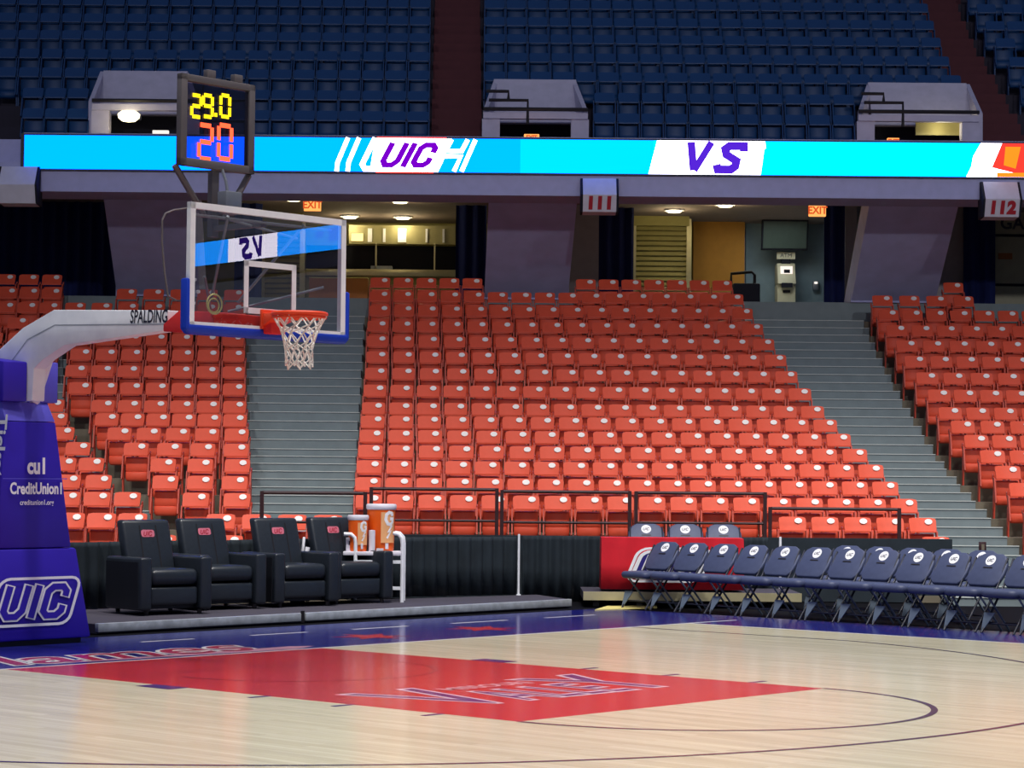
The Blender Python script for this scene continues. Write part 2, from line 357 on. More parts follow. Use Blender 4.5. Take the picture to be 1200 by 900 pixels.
# ------------------------------------------------------------------ lower bowl
YB = {14: 328.3, 13: 344.3, 12: 361, 11: 379, 10: 396.7, 9: 415, 8: 434.3, 7: 454.3, 6: 475, 5: 490.7, 4: 507.3, 3: 525, 2: 543.3, 1: 563.3, 0: 583.3}
def rowY(k): return 33.5 + 0.8 * k
ROWZ = {k: at(440, YB[k], rowY(k)).z - 0.74 for k in YB}      # tread level of each row
for k in (-1, -2, -3, -4): ROWZ[k] = ROWZ[0] - 0.255 * -k
ROWZ[15] = 5.05
def ux(u, Y): return at(u, 500, Y).x
XL, XR = -14.5, 16.5
tb = MB()
for k in range(0, 15):
    y0 = rowY(k) - 0.45
    tb.box(XL, XR, y0, y0 + 1.0, ROWZ[k] - 0.75, ROWZ[k])
# landings below row 0: left run behind the recliners, right run behind the bench
for k, y0, xa, xb in ((-1, 30.45, ux(-300, 31), ux(412, 30.9)), (-2, 29.5, ux(-300, 30), ux(300, 29.6)), (-1, 32.25, ux(906, 32.4), XR), (-2, 31.95, ux(1075, 32), XR)):
    tb.box(xa, xb, y0, y0 + 1.6 if xa < 0 else 33.2, 0.0, ROWZ[k])
struct('terrace_floor', tb, 'concrete', 'stepped concrete terraces that carry the red seats', 'terrace')
fw = MB(); fw.box(ux(405, 32.2), ux(1113, 32.2), 32.0, 32.15, 0, 0.86)
struct('wall_front', fw, 'blackcurtain', 'low dark wall in front of the lowest red seats', 'wall')
SEC = {  # k: (first badge u, last badge u)
 'centre': {13: (449, 863), 12: (449, 874), 11: (447, 886), 10: (447, 899), 9: (447, 913), 8: (446, 926), 7: (445, 942), 6: (443.5, 957), 5: (443, 972), 4: (442, 988),
            3: (441, 1007), 2: (440, 1026), 1: (439, 1043), 0: (440, 1065), -1: (935, 1087), -2: (1103, 1103)},
 'right': {12: (1045, 1410), 11: (1055, 1410), 10: (1067, 1410), 9: (1077, 1410), 8: (1091, 1410), 7: (1105, 1410), 6: (1118, 1410), 5: (1133, 1410), 4: (1149, 1410),
           3: (1168, 1410), 2: (1186, 1410), 1: (1203, 1410), 0: (1222, 1410)},
 'left': {13: (152, 278), 12: (92, 278), 11: (96, 278), 10: (98, 278), 9: (100, 279), 8: (95, 279), 7: (100, 280), 6: (127, 281), 5: (132, 281.7), 4: (147, 284), 3: (167, 284), 2: (199, 285.7), 1: (202, 283), 0: (238, 286)},
 'far left': {14: (-45, 64), 13: (-40, 64), 12: (-42, 62), 11: (-40, 58), 10: (-36, 58), 9: (-42, 58), 8: (-38, 58), 7: (-40, 60), 6: (-34, 68), 5: (-38, 72), 4: (-30, 80), 3: (-20, 99), 2: (-15, 115), 1: (-20, 124), 0: (-18, 158), -1: (20, 165)},
}
seats = []   # section, k, index from first, X, Y, Z
def addrow(sec, k, u0, u1, Y, z, pitch=0.45, n=None):
    c = -6.5 * 33.5 / Y
    xa, xb = ux(u0 + c, Y), ux(u1 + c, Y)
    n = n or max(1, round((xb - xa) / pitch) + 1)
    for i in range(n):
        seats.append((sec, k, i, xa + (xb - xa) * (i / (n - 1) if n > 1 else 0), Y, z))
for sec, rows in SEC.items():
    for k, (u0, u1) in rows.items():
        if k == 13 and sec == 'right': continue
        Yk = rowY(k) if k >= 0 else (32.75 if sec == 'centre' and k == -1 else 32.45 if sec == 'centre' else 30.95)
        z = ROWZ[k]
        if sec == 'far left' and k == -1: z = ROWZ[-1]
        addrow(sec, k, u0, u1, Yk, z)
addrow('centre', 14, 449, 557, rowY(14), ROWZ[14]); addrow('centre', 14, 690, 850, rowY(14), ROWZ[14])
addrow('right', 13, 1038, 1133, rowY(13), ROWZ[13]); addrow('right', 14, 1121, 1121, rowY(14), ROWZ[14])
addrow('left', -1, 268, 393, 30.95, ROWZ[-1], n=4); addrow('left', -2, 277, 277, 30.0, ROWZ[-2]); addrow('left', -2, 199, 199, 30.0, ROWZ[-2])
# seat prototype: back to +y, origin on the tread below the number plate
def seat_parts():
    back = MB(); nx, nz = 6, 4
    g = []
    for off in (0.0, 0.028):
        for j in range(nz + 1):
            for i in range(nx + 1):
                a = i / nx * 2 - 1; t = j / nz
                wd = 0.182 + 0.010 * t - (0.012 if j == nz and abs(a) > 0.9 else 0)
                g.append((a * wd, -0.115 + 0.10 * t - 0.022 * (a * a) + off, 0.595 + 0.195 * t - (0.012 if j == nz and abs(a) > 0.9 else 0)))
    N = (nx + 1) * (nz + 1); fs = []
    for j in range(nz):
        for i in range(nx):
            q = (j * (nx + 1) + i, j * (nx + 1) + i + 1, (j + 1) * (nx + 1) + i + 1, (j + 1) * (nx + 1) + i)
            fs.append(q); fs.append(tuple(x + N for x in q[::-1]))
    bd = [i for i in range(nx + 1)] + [j * (nx + 1) + nx for j in range(1, nz + 1)] + [nz * (nx + 1) + i for i in range(nx - 1, -1, -1)] + [j * (nx + 1) for j in range(nz - 1, 0, -1)]
    for a, b in zip(bd, bd[1:] + bd[:1]): fs.append((a, a + N, b + N, b))
    back.add(g, fs)
    back.box(-0.182, 0.182, -0.130, -0.085, 0.585, 0.604)
    pan = MB(); prof = [(-0.06, 0.57), (-0.10, 0.555), (-0.115, 0.42), (-0.118, 0.36), (-0.105, 0.345), (-0.122, 0.33), (-0.125, 0.26), (-0.11, 0.215), (-0.07, 0.20)]
    vs = []; m = len(prof)
    for sx_ in (-1, -0.85, 0.85, 1):
        for y, z in prof:
            e = abs(sx_) == 1
            vs.append((sx_ * 0.172, y + .095 + (0.02 if e else 0), z + (0.03 if e and z < 0.25 else 0)))
    for c in range(3):
        pan.add([], [])
        for i in range(m - 1): pan.f.append((c * m + i, (c + 1) * m + i, (c + 1) * m + i + 1, c * m + i + 1))
    pan.v = vs
    pan.add([(-0.172, 0.055, 0.57), (0.172, 0.055, 0.57), (0.172, 0.045, 0.23), (-0.172, 0.045, 0.23)], [(0, 1, 2, 3)])
    pl = MB()
    pl.prism([(0.083 + 0.054 * math.cos(math.radians(a)), -0.064 + 0.042 * .46 * math.sin(math.radians(a)), 0.738 + 0.042 * .9 * math.sin(math.radians(a))) for a in range(0, 360, 30)], (0, 0.012, -0.004))
    sd = []
    for s in (-1, 1):
        b = MB(); x = s * 0.198
        b.hexa([(x - .010, 0.0, 0.56), (x + .010, 0.0, 0.56), (x + .010, 0.06, 0.60), (x - .010, 0.06, 0.60), (x - .010, 0.0, 0.64), (x + .010, 0.0, 0.64), (x + .010, 0.05, 0.66), (x - .010, 0.05, 0.66)])
        b.hexa([(x - .010, -0.20, 0.24), (x + .010, -0.20, 0.24), (x + .010, -0.15, 0.22), (x - .010, -0.15, 0.22), (x - .010, -0.09, 0.60), (x + .010, -0.09, 0.60), (x + .010, 0.03, 0.62), (x - .010, 0.03, 0.62)])
        b.hexa([(x - .012, -0.06, 0.0), (x + .012, -0.06, 0.0), (x + .012, 0.02, 0.0), (x - .012, 0.02, 0.0), (x - .012, -0.09, 0.40), (x + .012, -0.09, 0.40), (x + .012, -0.02, 0.44), (x - .012, -0.02, 0.44)])
        sd.append(b)
    return back, pan, pl, sd
SECNAME = {'centre': 'centre block', 'right': 'right block', 'left': 'block behind the hoop', 'far left': 'far left block'}
SIDE = {'centre': 'left stairs', 'right': 'right stairs', 'left': 'its left edge', 'far left': 'the narrow stairs'}
back, pan, pl, sd = seat_parts()
proto = thing('stadium_seat', '', 'seat')
obj('backrest', back, 'seat_red', proto, smooth=50); obj('seat_pan', pan, 'seat_red', proto, smooth=50)
obj('number_plate', pl, 'plate', proto)
for b in sd: obj('side_frame', b, 'seat_frame', proto)
def in_view(X, Y, z):
    d = Vector((X, Y, z)) - CAM; w = d.dot(_f); return -22 < 600 + FPX * d.dot(_r) / w < 1222
def hidden(sec, k, X, Y):
    u = 600 + FPX * X / Y
    if sec == 'far left' and k < 8 and u < 60: return True
    if sec == 'far left' and k in (8,) : return True
    return False
seats = [s for s in seats if not hidden(s[0], s[1], s[3], s[4])]
vis = sorted([s for s in seats if in_view(s[3], s[4], s[5] + .7)], key=lambda s: (s[4], abs(s[3])))
solo, rest = vis[:300], vis[300:] + [s for s in seats if not in_view(s[3], s[4], s[5] + .7)]
rowset = sorted(set((s[0], s[1]) for s in seats)); used = False
cnt = {}
for s in seats: cnt[(s[0], s[1])] = max(cnt.get((s[0], s[1]), 0), s[2] + 1)
LOW = {'centre': -2, 'right': 0, 'left': -2, 'far left': -1}
seen_lab = {}
for sec, k, i, X, Y, z in solo:
    n = i + 1
    if sec == 'far left': n = cnt[(sec, k)] - i
    row = ORD[k - LOW[sec] + 1] + ' row up'
    if k == LOW[sec]: row = 'lowest row'
    if sec == 'left': lab = f'red seat, {ORD[n]} from {SIDE[sec]}, {row}, {SECNAME[sec]}'
    elif sec == 'centre': lab = f'red seat, {ORD[n]} from the {SIDE[sec]}, {row}, {SECNAME[sec]}' if k >= 0 else f'red seat in the {row} of the centre block, {ORD[n]} one along'
    else: lab = f'red seat, {ORD[n]} from the {SIDE[sec]}, {row}, {SECNAME[sec]}'.replace('the the', 'the')
    if lab in seen_lab: print('DUP', lab)
    seen_lab[lab] = 1
    if not used: proto.location = (X, Y, z); proto['label'] = lab; proto['group'] = 'red tip-up seats'; used = True
    else: dup(proto, (X, Y, z), 0, lab, 'red tip-up seats')
rb, rp, rpl = MB(), MB(), MB()
def plus(dst, src, o):
    dst.add([(v[0] + o[0], v[1] + o[1], v[2] + o[2]) for v in src.v], src.f)
for sec, k, i, X, Y, z in rest:
    plus(rb, back, (X, Y, z)); plus(rb, pan, (X, Y, z)); plus(rpl, pl, (X, Y, z))
    for b in sd: plus(rp, b, (X, Y, z))
rs = obj('upper_rows_of_seats', rb, 'seat_red', smooth=50); tag(rs, 'mass of red seats filling the top rows under the concourse', 'seats', kind='stuff')
obj('number_plates', rpl, 'plate', rs, kind='stuff'); obj('side_frames', rp, 'seat_frame', rs, kind='stuff')
# ------------------------------------------------------------------ aisle stairs
def interp(tab, k):
    ks = sorted(tab)
    if k <= ks[0]: return tab[ks[0]]
    for a, b in zip(ks, ks[1:]):
        if a <= k <= b: return tab[a] + (tab[b] - tab[a]) * (k - a) / (b - a)
    return tab[ks[-1]]
def stairs(label, lo, hi, Lt, Rt, name='stairs'):
    st = MB(); ns = MB()
    for k in range(lo, hi + 1):
        z = ROWZ[k]; zp = ROWZ[k - 1] if k - 1 in ROWZ else z - 0.25
        Yk = rowY(k) - 0.45
        xa, xb = ux(interp(Lt, k), Yk), ux(interp(Rt, k), Yk)
        st.box(xa, xb, Yk - 0.02, Yk + 0.83, z - 0.8, z + 0.01)
        ns.box(xa, xb, Yk - 0.035, Yk + 0.04, z + 0.006, z + 0.018)
        zm = (z + zp) / 2
        xa2, xb2 = ux(interp(Lt, k - 0.4), Yk), ux(interp(Rt, k - .4), Yk)
        st.box(xa2, xb2, Yk - 0.40, Yk, zm - 0.6, zm + 0.01)
        ns.box(xa2, xb2, Yk - 0.415, Yk - 0.36, zm + 0.006, zm + 0.018)
    o = struct(name, st, 'step', label, 'stairs'); obj('stair_nosing', ns, 'nosing', o, kind='structure')
stairs('grey painted stairs rising beside the backboard', 0, 14, {0: 297, 13: 290}, {0: 414, 13: 426}, 'floor_stairs')
stairs('wide grey stairs slanting up between the centre and right blocks', -3, 14,
       {-3: 1120, -2: 1112, 0: 1085, 1: 1062, 2: 1043, 3: 1023, 4: 1004, 5: 988, 6: 972, 7: 956, 8: 941, 9: 927, 10: 913, 11: 900, 12: 887, 13: 876, 14: 864},
       {-3: 1230, 0: 1198, 1: 1180, 2: 1161, 3: 1143, 4: 1125, 5: 1109, 6: 1096, 7: 1083, 8: 1070, 9: 1057, 10: 1046, 11: 1036, 12: 1026, 13: 1018, 14: 1012}, 'floor_stairs')
stairs('narrow stairs between the far left block and the next', 0, 12, {0: 172, 1: 140, 2: 128, 3: 112, 4: 94, 5: 86, 7: 72, 9: 68, 12: 66}, {0: 214, 1: 182, 2: 178, 3: 146, 4: 126, 5: 112, 6: 106, 7: 80, 9: 80, 12: 76}, 'floor_stairs')
# ------------------------------------------------------------------ concourse
YC, YW = 45.0, 50.0
ZS = at(900, 231, 41.3).z
cc = MB(); cc.box(XL, XR, YC, 52, 4.3, 5.05)
struct('concourse_floor', cc, 'step', 'grey concourse landing behind the top row', 'floor')
ce = MB(); ce.box(XL - 2, XR + 2, 42.1, 52, 7.04, 7.2)
struct('ceiling_concourse', ce, 'soffit', 'dim concourse ceiling under the upper bowl', 'ceiling')
def wallpanel(name, u0, u1, v0, v1, Y, m, label, cat='wall', d=0.15, **k):
    a, b = at(u0, v1, Y), at(u1, v0, Y)
    return struct(name, MB().box(a.x, b.x, Y, Y + d, min(a.z, b.z), max(a.z, b.z)), m, label, cat, **k)
def zpx(v, Y, u=600): return at(u, v, Y).z
wb = MB(); wb.box(XL, ux(860, YW), YW, YW + 0.2, 5.05, 7.04)
struct('wall_concourse', wb, 'olive', 'olive back wall of the concourse', 'wall')
wallpanel('wall_concourse_orange', 812, 873, 236, 372, 49.2, 'orangewall', 'orange painted concourse wall beside the roller shutter')
wt = MB(); wt.box(ux(873, 49.5), ux(1010, 49.5), 49.5, 49.7, 5.05, 7.04)
struct('wall_concourse_teal', wt, 'tealwall', 'dark teal concourse wall behind the cash machine', 'wall')
gw = MB(); gw.box(ux(1160, 47), XR, 47, 47.2, 5.05, 7.04)
gwall = struct('wall_gate', gw, mat('gate_wall_paint', (150, 146, 124), 0.8), 'olive grey gate wall beneath the section 112 sign', 'wall')
gfr = frame2d(at(1172, 262, 46.98), (1, 0, 0), (0, 0, 1))
obj('gate_lettering', textmb('GATE', 0.34, gfr, 0, 0.008, 'LEFT'), 'ink', gwall, kind='structure')
obj('gate_plaque', MB().box(ux(1170, 46.95), ux(1186, 46.95), 46.93, 46.99, zpx(304, 47, 1178), zpx(297, 47, 1178)), 'brown', gwall, kind='structure')
gl = MB()
for v in (276, 334): gl.box(ux(1164, 46.97), XR, 46.97, 47.0, zpx(v + 1.5, 47, 1180), zpx(v - 1.5, 47, 1180))
obj('gate_joint', gl, 'dark', gwall, kind='structure')
# sloped piers holding up the balcony
def pier(label, b0, b1, t0, t1, vb, vt):
    Yb, Yt, dp = 45.0, 41.75, 1.1
    zb = 5.05; zt = ZS + 0.25
    B0, B1 = ux(b0, Yb), ux(b1, Yb); T0, T1 = ux(t0, Yt), ux(t1, Yt)
    p = MB().hexa([(B0, Yb, zb), (B1, Yb, zb), (B1, Yb + dp, zb), (B0, Yb + dp, zb), (T0, Yt, zt), (T1, Yt, zt), (T1, Yt + dp, zt), (T0, Yt + dp, zt)])
    o = struct('pillar', p, 'pier', label, 'pillar')
    obj('pillar_base', MB().box(B0 - .02, B1 + .02, Yb - .06, Yb, zb, zpx(vb, Yb, (b0 + b1) / 2)), 'fascia', o, kind='structure')
pier('slanted concrete pier behind the hoop arm', 135, 232, 114, 222, 333, 225)
pier('slanted concrete pier left of the section 111 sign', 566, 664, 571, 676, 337, 232)
pier('slanted concrete pier at the top of the wide stairs', 997, 1095, 1022, 1128, 344, 240)
def sidewall(label, u0, u1, v0, v1, Y):
    a, b = at(u0, v1, Y), at(u1, v0, Y); struct('wall_pier_side', MB().box(a.x, b.x, Y, Y + 2.5, 5.05, 7.04), 'pierside', label, 'wall')
sidewall('brownish side wall beside the pier under section 111', 665, 702, 240, 340, 46.3)
sidewall('brownish side wall beside the pier under section 112', 1096, 1131, 240, 350, 46.3)
sidewall('brownish wall strip left of the right pier', 990, 1004, 240, 350, 46.3)
def curtain(label, u0, u1, Y, m='navycurtain', z0=5.05, z1=7.04, name='curtain', amp=0.05, per=0.24):
    a, b = ux(u0, Y), ux(u1, Y); n = max(8, int((b - a) / per * 6)); vs = []
    for i in range(n + 1):
        x = a + (b - a) * i / n; y = Y + amp * math.sin(2 * math.pi * (x - a) / per)
        vs.append((x, y))
    mb = MB(); pts = [Vector((x, y, z0)) for x, y in vs] + [Vector((x, y + 0.03, z0)) for x, y in reversed(vs)]
    mb.prism(pts, (0, 0, z1 - z0))
    o = obj(name, mb, m, smooth=60); return tag(o, label, 'curtain')
curtain('wide navy curtain hanging behind the far left seats', -80, 140, 46.6)
curtain('navy curtain seen through the backboard glass', 272, 304, 46.6)
curtain('navy curtain left of the pier at section 111', 532, 568, 46.6)
curtain('navy curtain below and right of the section 111 sign', 700, 741, 46.8)
curtain('navy curtain under the exit sign near the cash machine', 965, 989, 46.0)
curtain('navy curtain below the section 112 sign', 1129, 1166, 46.0)
def shutter(label, u0, u1, v0, Y):
    a, b = ux(u0, Y), ux(u1, Y); zt = zpx(v0, Y, u0); t = thing('roller_shutter', label, 'shutter', ((a + b) / 2, Y, 5.05))
    w = (b - a) / 2; sl = MB(); z = 0.0; h = zt - 5.05
    while z < h - 0.05:
        sl.add([(-w, 0.03, z), (w, 0.03, z), (w, -0.035, z + 0.03), (-w, -0.035, z + 0.03), (-w, 0.0, z + 0.105), (w, 0.0, z + 0.105)], [(0, 1, 2, 3), (3, 2, 5, 4)]); z += 0.105
    obj('slats', sl, 'shutter', t)
    for s in (-1, 1): obj('guide_rail', MB().box(s * w - .05, s * w + .05, -0.06, 0.08, 0, h + .1), 'counter', t)
    obj('shutter_housing', MB().box(-w, w, -0.1, 0.15, h - 0.05, h + 0.25), 'olive', t)
shutter('olive roller shutter right of the section 111 sign', 741, 806, 262, 48.3)
shutter('olive roller shutter seen through the backboard glass', 305, 352, 262, 48.3)
# concession stand
t = thing('concession_counter', 'steel concession counter under lit menu boards at the top left', 'counter', (ux(440, 48.6), 48.6, 5.05))
x0 = t.location.x; L = lambda u: ux(u, 48.6) - x0; Zc = lambda v: zpx(v, 48.6, 440) - 5.05
obj('counter_front', MB().box(L(350), L(531), 0.05, 0.5, 0, Zc(324)), 'olive', t)
obj('counter_top', MB().box(L(345), L(533), -0.1, 0.6, Zc(324), Zc(316)), 'counter', t, bevel=0.01)
for u in (438, 507): obj('post', MB().box(L(u) - .015, L(u) + .015, 0.1, 0.13, Zc(318), Zc(284)), 'counter', t)
obj('back_panel', MB().box(L(352), L(531), 0.9, 0.95, 0, Zc(283)), 'dark', t)
obj('menu_board', MB().box(L(405), L(531), 0.3, 0.36, Zc(284), Zc(262)), mat('menu_board_panel', (150, 142, 100), 0.5), t)
mn = MB()
for u, w in ((430, 5), (447, 3), (468, 10), (497, 2.5), (517, 2.5)): mn.box(L(u - w / 2), L(u + w / 2), 0.28, 0.3, Zc(282), Zc(266))
obj('menu_sheets', mn, 'lettering', t)
obj('glow_panel', MB().box(L(408), L(422), 0.27, 0.3, Zc(281), Zc(272)), emit('menu_glow', (1.6, 1.25, 0.5), 1, True), t)
obj('napkin_tray', MB().box(L(432), L(457), 0.1, 0.35, Zc(316), Zc(311)), 'steel', t)
for (u0, u1, v0, v1, lb) in ((362, 400, 326, 344, 'brown cardboard carton below the counter, seen through glass'), (404, 431, 326, 346, 'tan cardboard carton standing at the left end of top row')):
    a, b = at(u0, v1, 47.2), at(u1, v0, 47.2)
    t = tag(obj('carton', MB().box(a.x, b.x, 47.2, 47.7, 5.05, b.z), 'brown', bevel=0.01), lb, 'box')
    obj('flap', MB().box(a.x, b.x, 47.19, 47.45, b.z, b.z + .012), 'yellow', t)
# television, cash machine, bench
p = at(919, 276, 48.9); t = thing('television', 'wall television tilted above the cash machine', 'television', p)
w = (ux(946, 49.3) - ux(892, 49.3)) / 2; h = (zpx(259, 49.3, 919) - zpx(293, 49.3, 919)) / 2
obj('television_case', MB().hexa([(-w, -.05, -h), (w, -.05, -h), (w, .05, -h), (-w, .05, -h), (-w, -.22, h), (w, -.22, h), (w, -.1, h), (-w, -.1, h)]), 'dark', t, bevel=0.01)
obj('screen', MB().hexa([(-w * .93, -.07, -h * .9), (w * .93, -.07, -h * .9), (w * .93, -.06, -h * .9), (-w * .93, -.06, -h * .9), (-w * .93, -.225, h * .88), (w * .93, -.225, h * .88), (w * .93, -.2, h * .88), (-w * .93, -.2, h * .88)]), 'screen', t)
obj('wall_bracket', MB().box(-.08, .08, -.1, .2, -.08, .08), 'black', t)
t = thing('cash_machine', 'cream cash machine with a header sign against the teal wall', 'cash machine', (ux(921, 48.9), 48.9, 5.05))
Za = lambda v: zpx(v, 48.9, 921) - 5.05; w = (ux(932, 48.9) - ux(910.5, 48.9)) / 2
obj('cabinet', MB().hexa([(-w, 0, 0), (w, 0, 0), (w, .5, 0), (-w, .5, 0), (-w, 0, Za(333)), (w, 0, Za(333)), (w, .5, Za(333)), (-w, .5, Za(333))]), 'atm', t, bevel=0.02)
obj('console', MB().hexa([(-w, -.1, Za(333)), (w, -.1, Za(333)), (w, .5, Za(333)), (-w, .5, Za(333)), (-w, .12, Za(308)), (w, .12, Za(308)), (w, .5, Za(308)), (-w, .5, Za(308))]), 'atm', t, bevel=0.02)
obj('display', MB().box(-w * .65, w * .65, -.02, .06, Za(321), Za(312)), 'plainsign', t); obj('display_glass', MB().box(-w * .3, w * .35, -.04, .0, Za(320), Za(316)), 'dark', t)
obj('keypad', MB().box(-w * .6, w * .6, -.12, -.06, Za(337), Za(332)), 'dark', t); obj('cash_slot', MB().box(-w * .4, w * .4, -.02, .0, Za(343), Za(340)), 'dark', t)
obj('header_sign', MB().box(-w, w, 0.1, .18, Za(303), Za(295)), 'atm', t); obj('neck', MB().box(-w * .5, w * .5, 0.12, .3, Za(309), Za(302)), 'dark', t)
obj('header_lettering', textmb('ATM', 0.12, frame2d((0, 0.095, Za(299)), (1, 0, 0), (0, 0, 1))), 'ink', t)
t = thing('trolley', 'dark trolley with handle at the right end of top row', 'trolley', (ux(874, 46), 46.0, 5.05))
obj('bin', MB().box(-.28, .25, -.2, .25, 0.02, .42), 'dark', t, bevel=.03); obj('handle', MB().tube([(-.3, 0, .42), (-.3, 0, .62), (.1, 0, .66), (.16, 0, .6), (.16, 0, .4)], .03), 'black', t)
t = thing('wall_phone', 'small grey fixture on the teal wall right of cash machine', 'wall box', at(956, 333, 49.4)); obj('fixture_body', MB().box(-.06, .06, -.02, .1, -.12, .06), 'steel', t, bevel=.01); obj('fixture_knob', MB().lathe([(.0, 0), (.04, .01), (.03, .05)], 10, (0, -.02, .0)), 'plainsign', t)
def downlight(label, u, v, Y=None):
    p = onz(u, v, 7.03); t = thing('downlight', label, 'ceiling light', p)
    obj('trim_ring', MB().lathe([(.19, .01), (.2, -.02), (.15, -.03)], 20), 'white', t); obj('lens', MB().lathe([(.15, -.02), (.13, -.05), (.02, -.06)], 20), 'lamp', t)
    l = bpy.data.lights.new('downlight_bulb', 'POINT'); l.energy = DOWN_W; l.color = (1, .85, .5); l.shadow_soft_size = .12
    o = bpy.data.objects.new('downlight_bulb', l); COL.objects.link(o); o.parent = t; o.location = (0, 0, -.18)
DOWN_W = 14
downlight('round downlight left of the exit sign above the backboard', 344, 232.5); downlight('round downlight nearest the fascia above the concession counter', 469, 235)
downlight('round downlight directly behind the backboard corner', 410, 253); downlight('round downlight deepest above the menu boards', 472, 254)
downlight('large round downlight in front of the roller shutter', 790, 246); downlight('small round downlight above the orange wall', 850, 239.5)
def exit_sign(label, u, v, w, h, Y, plain=False, mount=0.3):
    p = at(u, v, Y); s = Y / FPX; t = thing('exit_sign', label, 'exit sign', p); W2, H2 = w * s / 2, h * s / 2
    obj('housing', MB().box(-W2, W2, 0, .08, -H2, H2), 'plainsign' if plain else 'exit_glow', t, bevel=.01)
    if not plain: obj('lettering', textmb('EXIT', H2 * 1.75, frame2d((0, -.005, -.005), (1, 0, 0), (0, 0, 1)), 0, .006, sx=.9), 'exit_ink', t)
    obj('mount', MB().box(-.02, .02, .02, .06, H2, 7.06 - p.z) if mount > 0 else MB().box(-.02, .02, .02, .06, -H2 + mount, -H2), 'black', t)
    l = bpy.data.lights.new('sign_glow', 'POINT'); l.energy = 1.2; l.color = (1, .5, .15); l.shadow_soft_size = .1
    o = bpy.data.objects.new('sign_glow', l); COL.objects.link(o); o.parent = t; o.location = (0, -.2, 0)
exit_sign('orange EXIT sign above the backboard', 366, 240, 20, 14, 42.9); exit_sign('orange EXIT sign above the television and curtain', 958, 246.5, 20, 14, 42.9)
exit_sign('small orange EXIT sign on the ribbon below the middle balcony box', 623, 161, 18, 8, 41.5, mount=-.1); exit_sign('small orange EXIT sign on the ribbon below the right balcony box', 1047, 165.5, 14, 8, 41.5, mount=-.1)
exit_sign('blank white sign on the ribbon left of the shot clock', 188, 155.5, 19, 6, 41.5, True, mount=-.1)
# ------------------------------------------------------------------ balcony front and LED ribbon
YF = 41.0
zf0 = zpx(229.5, YF, 660); zr0, zr1 = zpx(203.5, YF, 660), zpx(164.2, YF, 660)
fs = MB(); fs.box(ux(22, YF), XR, YF, YF + 0.5, zf0, zr1 + .05); fs.box(XL - 2, ux(22, YF), YF, YF + 0.5, zf0, zr0 + .12); fs.box(XL - 2, XR, YF + .5, 42.15, zf0 + .0, zr1 + .0)
P0 = Vector((XR, YF, 0)); P1 = C(-1.0, 25.1); P2 = C(40, 25.6)
def band(mb, a, b, d, z0, z1):
    n = Vector((0, 0, 1)).cross(b - a).normalized() * d
    q = [a, b, b + n, a + n]; mb.hexa([(p.x, p.y, z0) for p in q] + [(p.x, p.y, z1) for p in q])
if True:
    P0 = Vector((XR, YF, 0))
    Q1 = C(20.0, 23.6); Q2 = C(40, 26.9)
    band(fs, P0, Q1, .5, zf0, zr1 + .05); band(fs, Q1, Q2, .5, zf0, zr1 + .05)
struct('balcony_fascia_wall', fs, 'fascia', 'grey concrete balcony front carrying the lit ribbon', 'balcony front')
rib = thing('ribbon_display', 'long glowing cyan LED ribbon along the balcony front', 'display board', (0, YF, zr0))
RX = lambda u: ux(u, YF - .06)
RH = zr1 - zr0
def led(name, poly, m, off=0.0):  # polygon in (u px, share of height)
    return obj(name, MB().prism([(RX(u), -.06 - off, b * RH) for u, b in poly], (0, 0.004, 0)), m, rib)
obj('ribbon_cabinet', MB().box(RX(22) - .05, XR - .01, -.05, -.001, -.03, RH + .03), 'black', rib)
q = lambda u0, u1, s0=0, s1=0: [(u0 - s0, 0), (u1 - s1, 0), (u1 + s1, 1), (u0 + s0, 1)]
led('azure_segment', q(23, 607), 'blue_led'); led('cyan_segment', q(607, 764), 'cyan_led'); led('aqua_segment', [(764, 0), (1330, 0), (1330, 1), (764, 1)], 'aqua_led')
led('white_panel', [(758, 0), (890, 0), (894, .75), (896, .8), (895, 1), (768, 1)], 'white_led', .004)
def vs_text(fr, h):
    mb = MB()
    mb.stroke([(-.78 * h, .5 * h), (-.70 * h, -.42 * h)], .25 * h, fr); mb.stroke([(-.68 * h, -.42 * h), (-.12 * h, .5 * h)], .22 * h, fr)
    mb.stroke([(.92 * h, .20 * h), (.92 * h, .38 * h), (.46 * h, .38 * h), (.32 * h, .28 * h), (.36 * h, .1 * h), (.68 * h, -.1 * h), (.64 * h, -.28 * h), (.5 * h, -.38 * h), (.08 * h, -.38 * h), (.04 * h, -.22 * h)], .27 * h, fr)
    return mb
obj('versus_letters', vs_text(lambda a, b: (RX(836.5) + a, -.07, RH * .5 + b), RH * .92), 'purple_led', rib)
lg = MB(); rf = lambda z: (lambda a, b: (RX(a), -.06 - z, b * RH)); rs_ = lambda z: (lambda a, b: (RX(a), -.06 - z, b / 38 * RH))
for u in (392, 405): lg.stroke([(u + 12, 38), (u, 10), (u - 1, 0)], 5, rs_(.005))
lg.stroke([(436, 38), (421, 8), (424, 3), (440, 3)], 6, rs_(.005))
lg.add([rf(.005)(u, b) for u, b in ((430, 0), (510, 0), (526, 1), (436, 1))], [(0, 1, 2, 3)])
lg.stroke([(526, 37), (520, 24), (538, 24), (545, 37)], 5, rs_(.005)); lg.stroke([(508, 1), (516, 18), (537, 18), (529, 1)], 5, rs_(.005)); lg.stroke([(554, 37), (538, 1)], 5, rs_(.005))
obj('white_emblem', lg, 'white_led', rib)
uh = RH * .6; ub = uic(lambda a, b: (RX(476) + a * 1.14 + b * .2, -.07, RH * .5 + b), uh, .27, .28, .1); obj('emblem_letters', ub, 'violet_led', rib)
